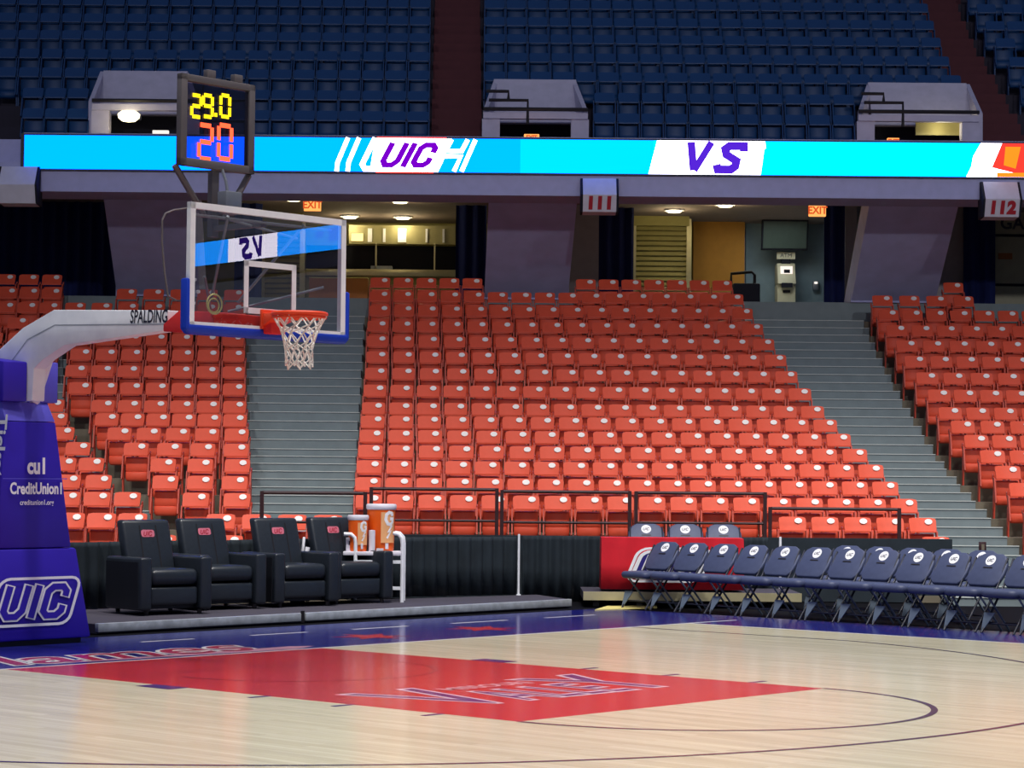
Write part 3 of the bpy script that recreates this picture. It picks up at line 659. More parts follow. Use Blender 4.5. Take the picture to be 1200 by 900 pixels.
obj('emblem_red_edge', MB().add([rf(.003)(u, b) for u, b in ((437, -.04), (505, -.04), (505, .02), (437, .02))], [(0, 1, 2, 3)]).add([rf(.003)(u, b) for u, b in ((438, .98), (520, .98), (520, 1.04), (438, 1.04))], [(0, 1, 2, 3)]), 'red_led', rib)
led('white_panel', [(1132, 0), (1330, 0), (1330, 1), (1149, 1), (1140, .6), (1138, .3)], 'white_led', .004)
led('red_block', [(1162, .28), (1192, .1), (1230, .1), (1230, 1), (1174, 1)], 'red_led', .007); led('orange_block', [(1176, .35), (1190, .25), (1196, .9), (1178, .9)], 'orange_led', .010); led('orange_stripe', q(1168, 1330)[:2] + [(1330, .13), (1168, .13)], 'orange_led', .008)
# the same ribbon continues round the bowl above the far sideline, where the backboard glass mirrors it
rib2 = thing('ribbon_display', 'LED ribbon above the far sideline, seen mirrored in the backboard', 'display board', (Q1.x, Q1.y, zr0), math.atan2((Q2 - Q1).y, (Q2 - Q1).x))
LL = (Q2 - Q1).length
def seg(name, s0, s1, m, z0=0., z1=1., off=0.): return obj(name, MB().box(s0, s1, -.06 - off, -.055 - off, z0 * RH, z1 * RH), m, rib2)
obj('ribbon_cabinet', MB().box(0, LL, -.05, -.005, -.03, RH + .03), 'black', rib2)
seg('azure_segment', 0, LL, 'mid_led')
seg('white_panel', 8.5, 10.75, 'white_led', off=.004)
seg('cyan_block', 6.5, 6.85, 'aqua_led', .55, .8, .004); seg('cyan_block', 5.9, 6.3, 'aqua_led', .35, .9, .004)
obj('versus_letters', vs_text(lambda a, b: (9.65 + a, -.075, RH * .5 + b), RH * .92), 'purple_led', rib2)
# section signs
def section_sign(label, num, u0, u1, v0, vm, v1, big):
    Yt = YF - .1; a = at(u0, v0, Yt); b = at(u1, v0, Yt)
    cx = (a.x + b.x) / 2; w = (b.x - a.x) / 2; t = thing('section_sign', label, 'section sign', (cx, YF, a.z))
    zm = at(u0, vm, YF - .34).z - a.z; z1 = at(u0, v1, YF - .22).z - a.z
    prof = [(-.02, 0), (-.10, 0), (-.34, zm), (-.22, z1), (.15, z1 - .02), (.15, 0)]
    obj('sign_box', MB().prism([(-w, y, z) for y, z in prof], (2 * w, 0, 0)), 'signbox', t)
    for s in (-1, 1): obj('side_panel', MB().prism([(s * w * 1.0 + (0 if s > 0 else -.04), y, z) for y, z in prof], (.04, 0, 0)), 'dark', t)
    fr = frame2d((0, -.28, (zm + z1) / 2), (1, 0, 0), Vector((0, -.12, zm - z1)), .012)
    if num: obj('numerals', textmb(num, .30, fr, .04, .021, sx=.95, spacing=1.12), 'signred', t)
section_sign('white sign box reading 111 above the pier left of the roller shutter', '111', 683, 722, 209, 228, 248, True); section_sign('white sign box reading 112 at the right frame edge', '112', 1152, 1192, 213, 233, 254, True)
section_sign('blank white section sign box at the left frame edge', '', 2, 44, 195, 216, 238, True)
# ------------------------------------------------------------------ upper bowl
UT = [138, 114, 90, 68, 46, 26, 6, -14, -34, -54, -74, -94]
uY = lambda j: 42.3 + 0.72 * j
UZ = [at(800, UT[j], uY(j)).z - 0.72 for j in range(12)]
PORT = [(103, 228, 83, 118, 154), (563, 686, 93, 128, 160), (1004, 1146, 97, 131, 163)]
def cut(x0, x1, holes):
    out = []; c = x0
    for a, b in sorted(holes):
        out.append((c, a)); c = b
    out.append((c, x1)); return out
ut = MB()
for j in range(12):
    y0 = uY(j) - .4; hol = [(ux(a, uY(0)), ux(b, uY(0))) for a, b, *_ in PORT] if j < 2 else []
    for a, b in cut(XL - 2, XR, hol): ut.box(a, b, y0, y0 + .9, UZ[j] - (.9 if j > 2 else .6), UZ[j])
struct('upper_terrace_floor', ut, 'upper_conc', 'dark stepped terraces of the upper bowl', 'terrace')
us = MB()
for j in range(12):
    y0 = uY(j) - .4
    for L0, R0 in (({0: 502, 8: 505}, {0: 562, 8: 558}), ({0: 1150, 2: 1128, 3: 1114, 6: 1090, 8: 1074}, {0: 1215, 2: 1192, 3: 1178, 6: 1140, 8: 1122})):
        if j < 2 and L0[0] == 1150: xa, xb = ux(1149, y0), ux(1215, y0)
        else: xa, xb = ux(interp(L0, j), y0), ux(interp(R0, j), y0)
        us.box(xa, xb, y0 - .02, y0 + .72, UZ[j] - .5, UZ[j] + .012); us.box(xa, xb, y0 - .3, y0, UZ[j] - .6, UZ[j] - .22)
struct('upper_stairs_floor', us, 'upper_step', 'dark maroon stairs of the upper bowl', 'stairs')
ub_ = MB(); plus(ub_, back, (0, 0, 0)); plus(ub_, pan, (0, 0, 0))
for b in sd: plus(ub_, b, (0, 0, 0))
useat = None; ucount = {}
def upper_row(sec, j, u0, u1, first):
    global useat
    Y = uY(j); xa, xb = ux(u0, Y) + .21, ux(u1, Y) - .21; n = max(1, round((xb - xa) / .43) + 1)
    for i in range(n):
        X = xa + (xb - xa) * (i / (n - 1) if n > 1 else 0)
        if not in_view(X, Y, UZ[j] + .6): continue
        ucount[(sec, j)] = ucount.get((sec, j), 0) + 1
        lab = f'dark blue seat, {ORD[ucount[(sec, j)]]} from {first}, {ORD[j + 1]} row above the ribbon'
        if useat is None:
            useat = obj('upper_seat', ub_, 'seat_blue', smooth=50, loc=(X, Y, UZ[j])); tag(useat, lab, 'seat', 'dark blue upper bowl seats')
        else:
            c = useat.copy(); COL.objects.link(c); c.location = (X, Y, UZ[j]); c['label'] = lab
for j in range(8):
    if j < 2:
        upper_row('a', j, 20, 100, 'the far left end'); upper_row('b', j, 232, 500, 'the left balcony box'); upper_row('c', j, 692, 1000, 'the middle balcony box')
    else:
        upper_row('a', j, -12, 500, 'the far left end'); upper_row('c', j, 563, {2: 1126, 3: 1112, 4: 1102, 5: 1094, 6: 1087, 7: 1079}[j], 'the centre upper stairs')
        upper_row('d', j, {2: 1194, 3: 1180, 4: 1164, 5: 1152, 6: 1142, 7: 1132}[j], 1228, 'the right upper stairs')
# balcony boxes (vomitories of the upper bowl)
def portal(label, u0, u1, v0, v1, v2, lit):
    Yb, Yf = 43.5, 42.2; um = (u0 + u1) / 2
    x0, x1 = ux(u0, Yf), ux(u1, Yf); i0, i1 = ux(u0 + 12, Yb), ux(u1 - 14, Yb)
    zt = at(um, v0, Yb).z; zb = at(um, v1, Yb - .3).z; zp0, zp1 = at(um, v1 + 12, Yf).z, at(um, v1 + 1, Yf).z; zf = at(um, v2 + 4, Yf).z
    t = thing('balcony_box', label, 'balcony box', ((x0 + x1) / 2, Yf, zf), kind='structure'); X = t.location.x; loc = lambda p: (p[0] - X, p[1] - Yf, p[2] - zf)
    obj('back_wall', MB().hexa([loc(p) for p in ((i0, Yb - .6, zb - .3), (i1, Yb - .6, zb - .3), (i1, Yb - .4, zb - .3), (i0, Yb - .4, zb - .3), (i0, Yb, zt), (i1, Yb, zt), (i1, Yb + .15, zt), (i0, Yb + .15, zt))]), 'portal', t, kind='structure')
    for a, b in ((x0, i0), (x1, i1)):
        s = .08 if a < b else -.08
        obj('side_wall', MB().hexa([loc(p) for p in ((a, Yf, zf), (a + s, Yf, zf), (b + s, Yb + .1, zf), (b, Yb + .1, zf), (a, Yf, zp1), (a + s, Yf, zp1), (b + s, Yb + .1, zt), (b, Yb + .1, zt))]), 'portal', t, kind='structure')
    obj('parapet', MB().box(x0 - X, x1 - X, -.1, .05, zp0 - zf, zp1 - zf - .06), 'portal', t, kind='structure')
    obj('handrail', MB().tube([loc((x0, Yf - .1, zp1)), loc((x1, Yf - .1, zp1))], .035), 'black', t, kind='structure')
    rl = MB(); xr = x0 + .3
    rl.tube([loc((xr - .2, Yf - .1, zp1 + .16)), loc((xr + .5, Yf - .1, zp1 + .16)), loc((xr + .5, Yf - .1, zp0 - .1))], .03); rl.tube([loc((xr - .25, Yf - .1, zp1 + .32)), loc((xr + .15, Yf - .1, zp1 + .32)), loc((xr + .15, Yf - .1, zp1 + .16))], .03)
    if not lit == 'lamp': obj('stair_rail', rl, 'black', t, kind='structure')
    obj('recess_shade_panel', MB().box(i0 - X, i1 - X, 1.0, 1.1, 0, zb - zf), 'dark', t, kind='structure')  # dark panel standing in for the shade inside the opening
    for a in (x0, x1): obj('end_post', MB().box(a - X - .02, a - X + .3 * (1 if a == x0 else -1), -.05, .2, 0, zp0 - zf) if a == x0 else MB().box(a - X - .3, a - X + .02, -.05, .2, 0, zp0 - zf), 'portal', t, kind='structure')
    return t
t1 = portal('left balcony box in the upper bowl behind the shot clock', *PORT[0], 'lamp'); t2 = portal('middle balcony box in the upper bowl with a stepped rail', *PORT[1], ''); t3 = portal('right balcony box in the upper bowl with a lit passage', *PORT[2], 'x')
p = at(151, 136, 42.05); t = thing('wall_lamp', 'glowing oval wall lamp on the left balcony box', 'lamp', p)
obj('lamp_base', MB().box(-.2, .2, .02, .2, -.05, .06), 'steel', t, bevel=.02); o = obj('lamp_globe', MB().lathe([(.01, -.11), (.12, -.09), (.19, -.03), (.2, .03), (.14, .08), (.01, .1)], 20), 'lamp', t, smooth=60)
l = bpy.data.lights.new('lamp_bulb', 'POINT'); l.energy = 9; l.color = (1, .85, .45); l.shadow_soft_size = .15; o = bpy.data.objects.new('lamp_bulb', l); COL.objects.link(o); o.parent = t; o.location = (0, -.3, -.1)
lp = at(1135, 150, 42.5); t = thing('passage_lamp', 'bright lamp inside the right balcony box passage', 'lamp', lp)
obj('lamp_globe', MB().lathe([(.01, -.09), (.07, -.05), (.08, .0), (.06, .06), (.01, .09)], 14), 'lamp', t, smooth=60); obj('lamp_bracket', MB().box(-.02, .02, 0, .3, .08, .12), 'steel', t)
obj('passage_wall', MB().box(ux(1073, 42.7) - lp.x, ux(1142, 42.7) - lp.x, .25, .3, at(1100, 158, 42.7).z - lp.z, at(1100, 142, 42.7).z - lp.z), 'shutter', t)
l = bpy.data.lights.new('lamp_bulb', 'POINT'); l.energy = 7; l.color = (1, .9, .55); l.shadow_soft_size = .1; o = bpy.data.objects.new('lamp_bulb', l); COL.objects.link(o); o.parent = t; o.location = (-.5, -.1, 0)
# ================================================================== HOOP
hoop = thing('basketball_hoop', 'portable basketball hoop with a blue padded base and long white arm', 'basketball hoop', C(0, 0, 0), ROT)
def cp(u, v, ax, val):                       # pixel measured on a plane of the court frame
    n = EX if ax == 0 else EY
    p = onp(u, v, C(val, 0) if ax == 0 else C(0, val), n); x, y = toC(p); return Vector((x, y, p.z))
# base box (sloping front) and tower pads
b = MB(); bx, bt, zb = -2.08, -2.13, .93
b.hexa([(bx, -.69, 0.05), (bx, .69, 0.05), (-4.2, .69, 0.05), (-4.2, -.69, 0.05), (bt, -.53, zb), (bt, .53, zb), (-4.1, .53, zb), (-4.1, -.53, zb)])
obj('base_pad', b, 'padblue', hoop, bevel=.025)
obj('base_plinth', MB().box(-4.2, bx - .05, -.6, .6, 0.0, .055), 'black', hoop)
tw = MB(); tx, tt, tz = -2.135, -2.16, 2.155
tw.hexa([(tx, -.41, zb + .005), (tx, .47, zb + .005), (-3.5, .47, zb + .005), (-3.5, -.41, zb + .005), (tt, -.32, tz), (tt, .275, tz), (-3.3, .27, tz), (-3.3, -.32, tz)])
obj('tower_pad', tw, 'padblue', hoop, bevel=.015)
tc = MB(); tc.hexa([(tt, -.315, tz + .003), (tt, .27, tz + .003), (-3.3, .27, tz + .003), (-3.3, -.315, tz + .003), (tt - .10, -.30, tz + .19), (tt - .10, .25, tz + .19), (-3.25, .25, tz + .19), (-3.25, -.30, tz + .19)])
obj('tower_cap', tc, 'padlit', hoop, bevel=.008)
obj('post_pad', MB().hexa([(-2.18, -.34, tz + .19), (-2.14, -.085, tz + .19), (-3.2, -.085, tz + .19), (-3.2, -.34, tz + .19), (-2.18, -.34, 2.73), (-2.14, -.085, 2.73), (-3.2, -.085, 2.85), (-3.2, -.34, 2.85)]), 'padblue', hoop, bevel=.015)
obj('post_pad', MB().box(-3.1, -2.24, .15, .36, tz + .19, 2.745), 'padlit', hoop, bevel=.015)
sl = Vector((bt - bx, 0, zb - .05)).normalized(); nb = Vector((sl.z, 0, -sl.x))
ec = cp(40, 705, 0, (bx + bt) / 2 + .004)
oc = ec + nb * .014
fr = lambda off: (lambda a, b_: oc + Vector((0, 1, 0)) * a * 1.27 + sl * b_ + nb * off)
LH = .275
obj('emblem_letters', uic(fr(.001), LH, .34, .30, .10), 'lettering', hoop)
obj('emblem_letter_fill', uic(fr(.004), LH, .21, .30, .06), 'padblue', hoop)
ol = MB(); sh = .30
pts = [((x - 1.36 + sh * (y - .81)) * LH, (y - .81) * LH) for x, y in rrect(2.72, 1.62, .32)]
ol.stroke(pts, .026, fr(.001), True); obj('emblem_outline', ol, 'lettering', hoop)
ts = Vector((tt - tx, 0, tz - zb)).normalized(); ntw = Vector((ts.z, 0, -ts.x))
def tfr(u, v, off=.006):
    o = cp(u, v, 0, (tx + tt) / 2) + ntw * (off + .018); return lambda a, b_: o + Vector((0, 1, 0)) * a + ts * b_
obj('sponsor_mark', textmb('cu1', .21, tfr(42, 547), 0, .009, sx=.78), 'lettering', hoop)
obj('sponsor_name', textmb('CreditUnion1', .152, tfr(41.5, 573), 0, .005, sx=.74), 'lettering', hoop)
obj('sponsor_address', textmb('creditunion1.org', .070, tfr(41.5, 589), 0, .001, sx=.85), 'lettering', hoop)
obj('pad_seam', MB().add([tfr(42, 561, .002)(a, b_) for a, b_ in ((-.40, -.004), (.36, -.004), (.36, .004), (-.40, .004))], [(0, 1, 2, 3)]), 'padlit', hoop)
nw_ = (EY * -1 + Vector((0, 0, .0738))).normalized(); pw_ = onp(3, 486, C(-3, -.41, .935), nw_) + nw_ * .01
o2 = Vector((*toC(pw_), pw_.z)); sdn = Vector((0, -.0738, -1)).normalized()
obj('side_lettering', textmb('Ticketmaster', .24, (lambda a, b_: o2 + sdn * a + Vector((1, 0, 0)) * b_), 0, .006, 'LEFT'), 'lettering', hoop)
# arm in the vertical plane y = 0
AP = [cp(u, v, 1, -.08) for u, v in ((-24, 432), (0, 408), (26, 384), (62, 363), (196, 363.5), (196, 387), (75, 404.5), (50, 421), (39, 432), (37, 470), (10, 470))]
obj('arm', MB().prism([(p.x, -.075, p.z) for p in AP], (0, .15, 0)), 'white', hoop, bevel=.012)
gv = MB(); g_ = [cp(u, v, 1, -.08) for u, v in ((12, 425), (32, 398), (64, 381), (192, 380))]
gv.stroke([(p.x, p.z) for p in g_], .012, lambda a, b_: (a, -.0785, b_)); obj('arm_crease', gv, mat('arm_seam_line', (172, 178, 186), .5), hoop)
pc_ = cp(174, 371.5, 1, -.08)
obj('arm_lettering', textmb('SPALDING', .17, lambda a, b_: (pc_.x + a * .68, -.0795, pc_.z + b_ - a * .02), 0.12, .003), 'ink', hoop)
sv = [cp(u, v, 1, -.085) for u, v in ((191, 380), (209, 364), (258, 366), (318, 372), (318, 391), (262, 393), (191, 388.5))]
obj('arm_sleeve', MB().prism([(p.x, -.085, p.z) for p in sv], (0, .17, 0)), 'armred', hoop, bevel=.01)
obj('lift_strut', MB().tube([(-2.30, .12, 2.34), (-2.05, .1, 2.78)], .05), 'white', hoop); obj('lift_strut', MB().tube([(-2.45, .1, 2.34), (-2.35, .09, 2.75)], .035), 'white', hoop)
# backboard
BX = 1.22; z0, z1, hwb = 2.9, 3.97, .915
obj('glass_pane', MB().add([(BX - .006, -hwb + .03, z0 + .03), (BX - .006, hwb - .03, z0 + .03), (BX - .006, hwb - .03, z1 - .03), (BX - .006, -hwb + .03, z1 - .03)], [(0, 1, 2, 3)]), 'glass', hoop)
bf = MB()
bf.box(BX - .05, BX, -hwb, -hwb + .055, z0, z1); bf.box(BX - .05, BX, hwb - .055, hwb, z0, z1); bf.box(BX - .05, BX, -hwb, hwb, z0, z0 + .055); bf.box(BX - .05, BX, -hwb, hwb, z1 - .055, z1)
obj('board_frame', bf, 'white', hoop)
sq = MB(); fx = lambda y0, y1, a, b_: sq.box(BX - .004, BX + .003, y0, y1, a, b_)
fx(-.305, -.255, 3.06, 3.517); fx(.255, .305, 3.06, 3.517); fx(-.305, .305, 3.467, 3.517); fx(-.305, .305, 3.06, 3.11)
obj('target_square', sq, 'lettering', hoop)
pd = MB()
pp = [(-hwb - .045, z0 + .42), (-hwb - .045, z0 - .01), (-hwb + .0, z0 - .055), (hwb - .0, z0 - .055), (hwb + .045, z0 - .01), (hwb + .045, z0 + .42), (hwb + .0, z0 + .42), (hwb, z0 + .03), (-hwb, z0 + .03), (-hwb, z0 + .42)]
pd.prism([(BX - .075, y, z) for y, z in pp], (.09, 0, 0)); obj('edge_pad', pd, 'boardpad', hoop, bevel=.02)
bk = MB()
for y in (-.45, .45): bk.tube([(BX - .06, y, z1 - .08), (.62, y * .35, 3.2)], .014)
bk.tube([(BX - .08, -.8, z1 - .1), (BX - .08, .8, z1 - .1)], .014); bk.tube([(BX - .06, -.7, 3.35), (.55, -.1, 3.12)], .012); bk.tube([(BX - .06, .7, 3.35), (.55, .1, 3.12)], .012)
bk.tube([(BX - .2, -.3, 3.88), (BX - .2, .5, 3.78)], .012)
obj('board_brace', bk, 'steel', hoop)
coil = MB(); coil.tube([(BX - .16, -.50 + .085 * math.cos(a / 24 * 2 * math.pi), 3.13 + .085 * math.sin(a / 24 * 2 * math.pi)) for a in range(24)], .008, 6, True); coil.tube([(BX - .18, -.49 + .06 * math.cos(a / 24 * 2 * math.pi), 3.12 + .06 * math.sin(a / 24 * 2 * math.pi)) for a in range(24)], .007, 6, True)
obj('cable_coil', coil, 'yellow', hoop)
bolt = MB()
for y, z in ((-.78, 3.30), (-.74, 3.2), (-.79, 3.1)): bolt.lathe([(.0, .0), (.02, .01), (.02, .03), (.0, .035)], 8, (BX - .1, y, z))
obj('brace_bolt', bolt, 'lettering', hoop)
# rim, plate and net
RZ = 3.05; rx = BX + .15 + .2286
rim = obj('rim', MB().tube([(rx + .2286 * math.cos(a / 36 * 2 * math.pi), .2286 * math.sin(a / 36 * 2 * math.pi), RZ) for a in range(36)], .02, 8, True).tube([(rx + .224 * math.cos(a / 36 * 2 * math.pi), .224 * math.sin(a / 36 * 2 * math.pi), RZ - .028) for a in range(36)], .014, 6, True), 'orange', hoop, smooth=60)
rb_ = MB(); rb_.box(BX, BX + .03, -.12, .12, RZ - .12, RZ + .05); rb_.hexa([(BX + .02, -.11, RZ - .1), (BX + .2, -.14, RZ - .03), (BX + .2, .14, RZ - .03), (BX + .02, .11, RZ - .1), (BX + .02, -.11, RZ + .02), (BX + .2, -.14, RZ + .012), (BX + .2, .14, RZ + .012), (BX + .02, .11, RZ + .02)])
obj('rim_bracket', rb_, 'orange', hoop, bevel=.008)
net = MB(); nl = 11; lv = 6
def npt(i, l):
    t_ = l / lv; rr = .225 - .115 * math.sin(min(1, t_ * 1.15) * math.pi / 2); a = (i + (l % 2) * .5) / nl * 2 * math.pi
    return (rx + rr * math.cos(a) + .012 * math.sin(3 * a + l), rr * math.sin(a) + .01 * math.cos(2 * a), RZ - .02 - .44 * t_ + (.018 * math.sin(5 * a) if l == lv else 0))
for l in range(lv):
    for i in range(nl):
        net.tube([npt(i, l), npt(i, l + 1)], .0065, 5); net.tube([npt(i + (0 if l % 2 == 0 else 1), l), npt(i - (1 if l % 2 == 0 else 0), l + 1)], .0065, 5)
obj('net', net, 'net', rim)
cb = MB(); cb.tube([tuple(cp(u, v, 0, 1.12)) for u, v in ((219, 244), (204, 246), (194, 250), (190, 258), (190, 285), (193, 320), (197, 347), (206, 352))], .009, 6)
obj('power_cable', cb, 'clockframe', hoop)
# ------------------------------------------------------------------ shot clock
CXk = .55; pc = cp(253, 150, 0, CXk); zc0, zc1 = 4.385, 5.20; yc0, yc1 = -.47, .40
sc_ = thing('shot_clock', 'see-through shot clock showing 29.0 and 20 above the backboard', 'shot clock', C(CXk, 0, zc0), ROT)
fb = MB(); d = .07; H = zc1 - zc0; fw_ = .072
fb.box(-d, 0, yc0, yc0 + fw_, 0, H); fb.box(-d, 0, yc1 - fw_, yc1, 0, H); fb.box(-d, 0, yc0, yc1, 0, fw_); fb.box(-d, 0, yc0, yc1, H - fw_ * .85, H)
obj('frame', fb, 'clockframe', sc_, bevel=.008)
for x in (-.02, -.05): obj('pane', MB().add([(x, yc0 + fw_, fw_), (x, yc1 - fw_, fw_), (x, yc1 - fw_, H - fw_), (x, yc0 + fw_, H - fw_)], [(0, 1, 2, 3)]), 'clockpane', sc_)
for y in (-.12, .2): obj('top_lug', MB().box(-.065, -.005, y - .05, y + .05, H, H + .07), 'clockframe', sc_, bevel=.006)
SEGS = {'2': 'abged', '9': 'abcdfg', '0': 'abcdef', '5': 'afgcd'}
def seg7(mb, ch, y, z, w, h, th):
    G = {'a': ((0, h), (w, h)), 'b': ((w, h), (w, h / 2)), 'c': ((w, h / 2), (w, 0)), 'd': ((0, 0), (w, 0)), 'e': ((0, 0), (0, h / 2)), 'f': ((0, h / 2), (0, h)), 'g': ((0, h / 2), (w, h / 2))}
    for s in SEGS[ch]:
        (a, b_), (c, d_) = G[s]; g = .08
        p0 = (y + a + (c - a) * g, z + b_ + (d_ - b_) * g); p1 = (y + c + (a - c) * g, z + d_ + (b_ - d_) * g)
        mb.stroke([p0, p1], th, lambda q, r: (-.008, q, r))
def cz(v): return cp(250, v, 0, CXk).z - zc0
yl = MB()
for ch, u in (('2', 224), ('9', 237.5), ('0', 258)):
    y = cp(u + 1.5, 125, 0, CXk).y; zl = cp(u, 131, 0, CXk).z - zc0 - .0; seg7(yl, ch, y, zl - .035, .105, .19, .034)
yd = cp(253.7, 134.5, 0, CXk); yl.stroke([(yd.y - .016, yd.z - zc0 - .0), (yd.y + .016, yd.z - zc0 - .0)], .034, lambda q, r: (-.008, q, r))
obj('time_digits', yl, 'yellow_seg', sc_)
rl_ = MB()
for ch, u in (('2', 233), ('0', 256)): seg7(rl_, ch, cp(u + 1, 165, 0, CXk).y, cp(u, 185, 0, CXk).z - zc0 + .0, .15, .30, .042)
obj('shot_digits', rl_, 'red_seg', sc_)
br_ = MB()
for y0, y1 in ((yc0, -.12), (yc1, .12)): br_.tube([(-.08, y0, 0.0), (-.08, y1, -.42)], .03, 6)
obj('bracket_strut', br_, 'clockframe', sc_); obj('bracket_post', MB().box(-.11, -.05, -.06, .02, -.6, 0.0), 'clockframe', sc_)
obj('bracket_crossbar', MB().box(-.12, .60, -.05, .01, -.55, -.50), 'clockframe', sc_)
obj('junction_box', MB().box(.02, .14, -.06, .13, -.40, -.2), 'steel', sc_, bevel=.01)
obj('clock_cable', MB().tube([(-.02, .02, .03), (.03, .03, -.1), (.06, .03, -.22)], .014, 6), 'steel', sc_)
# ================================================================== PLATFORM, CURTAIN AND FURNITURE
PZ = .10
F = [onz(113, 742.8), onz(333, 730.2), onz(512, 719.2), onz(668, 711.7)]
Bk = [at(60, 700, 26.4), at(330, 700, 28.9), at(480, 700, 30.2), at(640, 700, 31.25)]
pf = MB(); Lf = F[0] + (F[0] - F[3]).normalized() * 6; Lb = Bk[0] + (Bk[0] - Bk[3]).normalized() * 6
pf.prism([(p.x, p.y, 0.0) for p in (F[0], F[3], Bk[3] + Vector((-.12, 0, 0)), F[0] - EX * 2.6)], (0, 0, PZ))
plat = tag(obj('platform', pf, 'platform'), 'low carpeted platform under the black recliners', 'platform')
def edge(a, b):
    dirv = (b - a).normalized(); n = Vector((dirv.y, -dirv.x, 0)) * .03
    m = MB().hexa([(p.x, p.y, .015) for p in (a + n, b + n, b - n, a - n)] + [(p.x, p.y, PZ + .006) for p in (a + n, b + n, b - n, a - n)]); return m
e1 = F[0].lerp(F[3], .385)
obj('edge_trim', edge(F[0], e1 - (F[3] - F[0]).normalized() * .02), 'alum', plat, bevel=.006); obj('edge_trim', edge(e1 + (F[3] - F[0]).normalized() * .02, F[3]), 'alum', plat, bevel=.006)
obj('joint_clamp', MB().box(e1.x - .02, e1.x + .02, e1.y - .06, e1.y, .0, .13), 'black', plat)
def drape(label, pts, z0, z1, name='curtain', per=.17, amp=.035):
    P = [Vector((p.x, p.y, 0)) for p in pts]; path = []
    s = 0
    for a, b in zip(P, P[1:]):
        L = (b - a).length; n = max(4, int(L / per * 6)); d = (b - a).normalized(); nn = Vector((-d.y, d.x, 0))
        for i in range(n):
            q = s + L * i / n; path.append(a.lerp(b, i / n) + nn * (amp * math.sin(2 * math.pi * q / per) + .02 * math.sin(q * 9.7)))
        s += L
    path.append(P[-1]); nb_ = len(path); zs = [z0, z0 + (z1 - z0) * .5, z1 - .06, z1]; vs = []
    for k, z in enumerate(zs):
        for i, p in enumerate(path):
            c = 1.0 if k < 3 else .45
            vs.append((p.x, p.y, z))
    fs = [(k * nb_ + i, k * nb_ + i + 1, (k + 1) * nb_ + i + 1, (k + 1) * nb_ + i) for k in range(3) for i in range(nb_ - 1)]
    m = MB().add(vs, fs); o = obj(name, m, 'blackcurtain', smooth=70)
    so = o.modifiers.new('thickness', 'SOLIDIFY'); so.thickness = .012
    return tag(o, label, 'curtain')
PZC = PZ + .006
c0, c1, c2 = onz(-40, 722, PZ), onz(480, 701.5, PZ), onz(604, 697.3, PZ)
nc_ = Vector((-(c1 - c0).y, (c1 - c0).x, 0)).normalized() * .30; c0, c1 = c0 + nc_, c1 + nc_
drape('long pleated black curtain behind the recliners and cooler cart', [c0, c1, c2], PZC, .87)
drape('short pleated black curtain left of the red table', [at(612, 700, 31.5), at(706, 700, 31.7), at(900, 700, 31.8)], 0, .87)
p = onz(607.5, 697.5, PZ); t = thing('curtain_pole', 'thin white pole between the two black curtains', 'pole', (p.x, p.y - .1, PZ + .002))
obj('pole_tube', MB().lathe([(.016, .02), (.016, .8), (.0, .805)], 10), 'white', t, smooth=50); obj('pole_foot', MB().lathe([(.03, 0), (.03, .015), (.016, .02)], 12), 'white', t)
t = thing('curtain_pole', 'thin white pole behind the row of folding chairs', 'pole', (ux(915, 31.6), 31.6, 0))
obj('pole_tube', MB().lathe([(.018, .02), (.018, .88), (.0, .885)], 10), 'white', t, smooth=50); obj('pole_foot', MB().lathe([(.07, 0), (.07, .02), (.02, .03)], 12), 'white', t)
# railings
def railing(label, u0, u1, vt, vm, Y, zb):
    a, b = ux(u0, Y), ux(u1, Y); um = (u0 + u1) / 2; t = thing('railing', label, 'railing', ((a + b) / 2, Y, zb)); w = (b - a) / 2
    h = zpx(vt, Y, um) - zb; hm = zpx(vm, Y, um) - zb
    obj('top_rail', MB().tube([(-w, 0, h), (w, 0, h)], .022), 'rail', t)
    obj('lower_rail', MB().tube([(-w, 0, hm), (w, 0, hm)], .018), 'rail', t)
    for s in (-1, 1): obj('post', MB().box(s * w - .024, s * w + .024, -.024, .024, 0, h + .02), 'rail', t)
railing('dark rail at the foot of the stairs behind the backboard', 308, 429, 577.7, 612, 30.35, .35)
railing('dark rail above the black curtain, first right of the coolers', 436, 583, 573.3, 610, 32.08, .86)
railing('dark rail above the black curtain, middle of the centre block', 589, 738.5, 576.5, 612.5, 32.08, .86)
railing('dark rail behind the red table', 746, 897, 578, 613, 32.08, .86)
railing('dark rail behind the long row of folding chairs', 903, 1054, 596.5, 633, 32.08, .62)
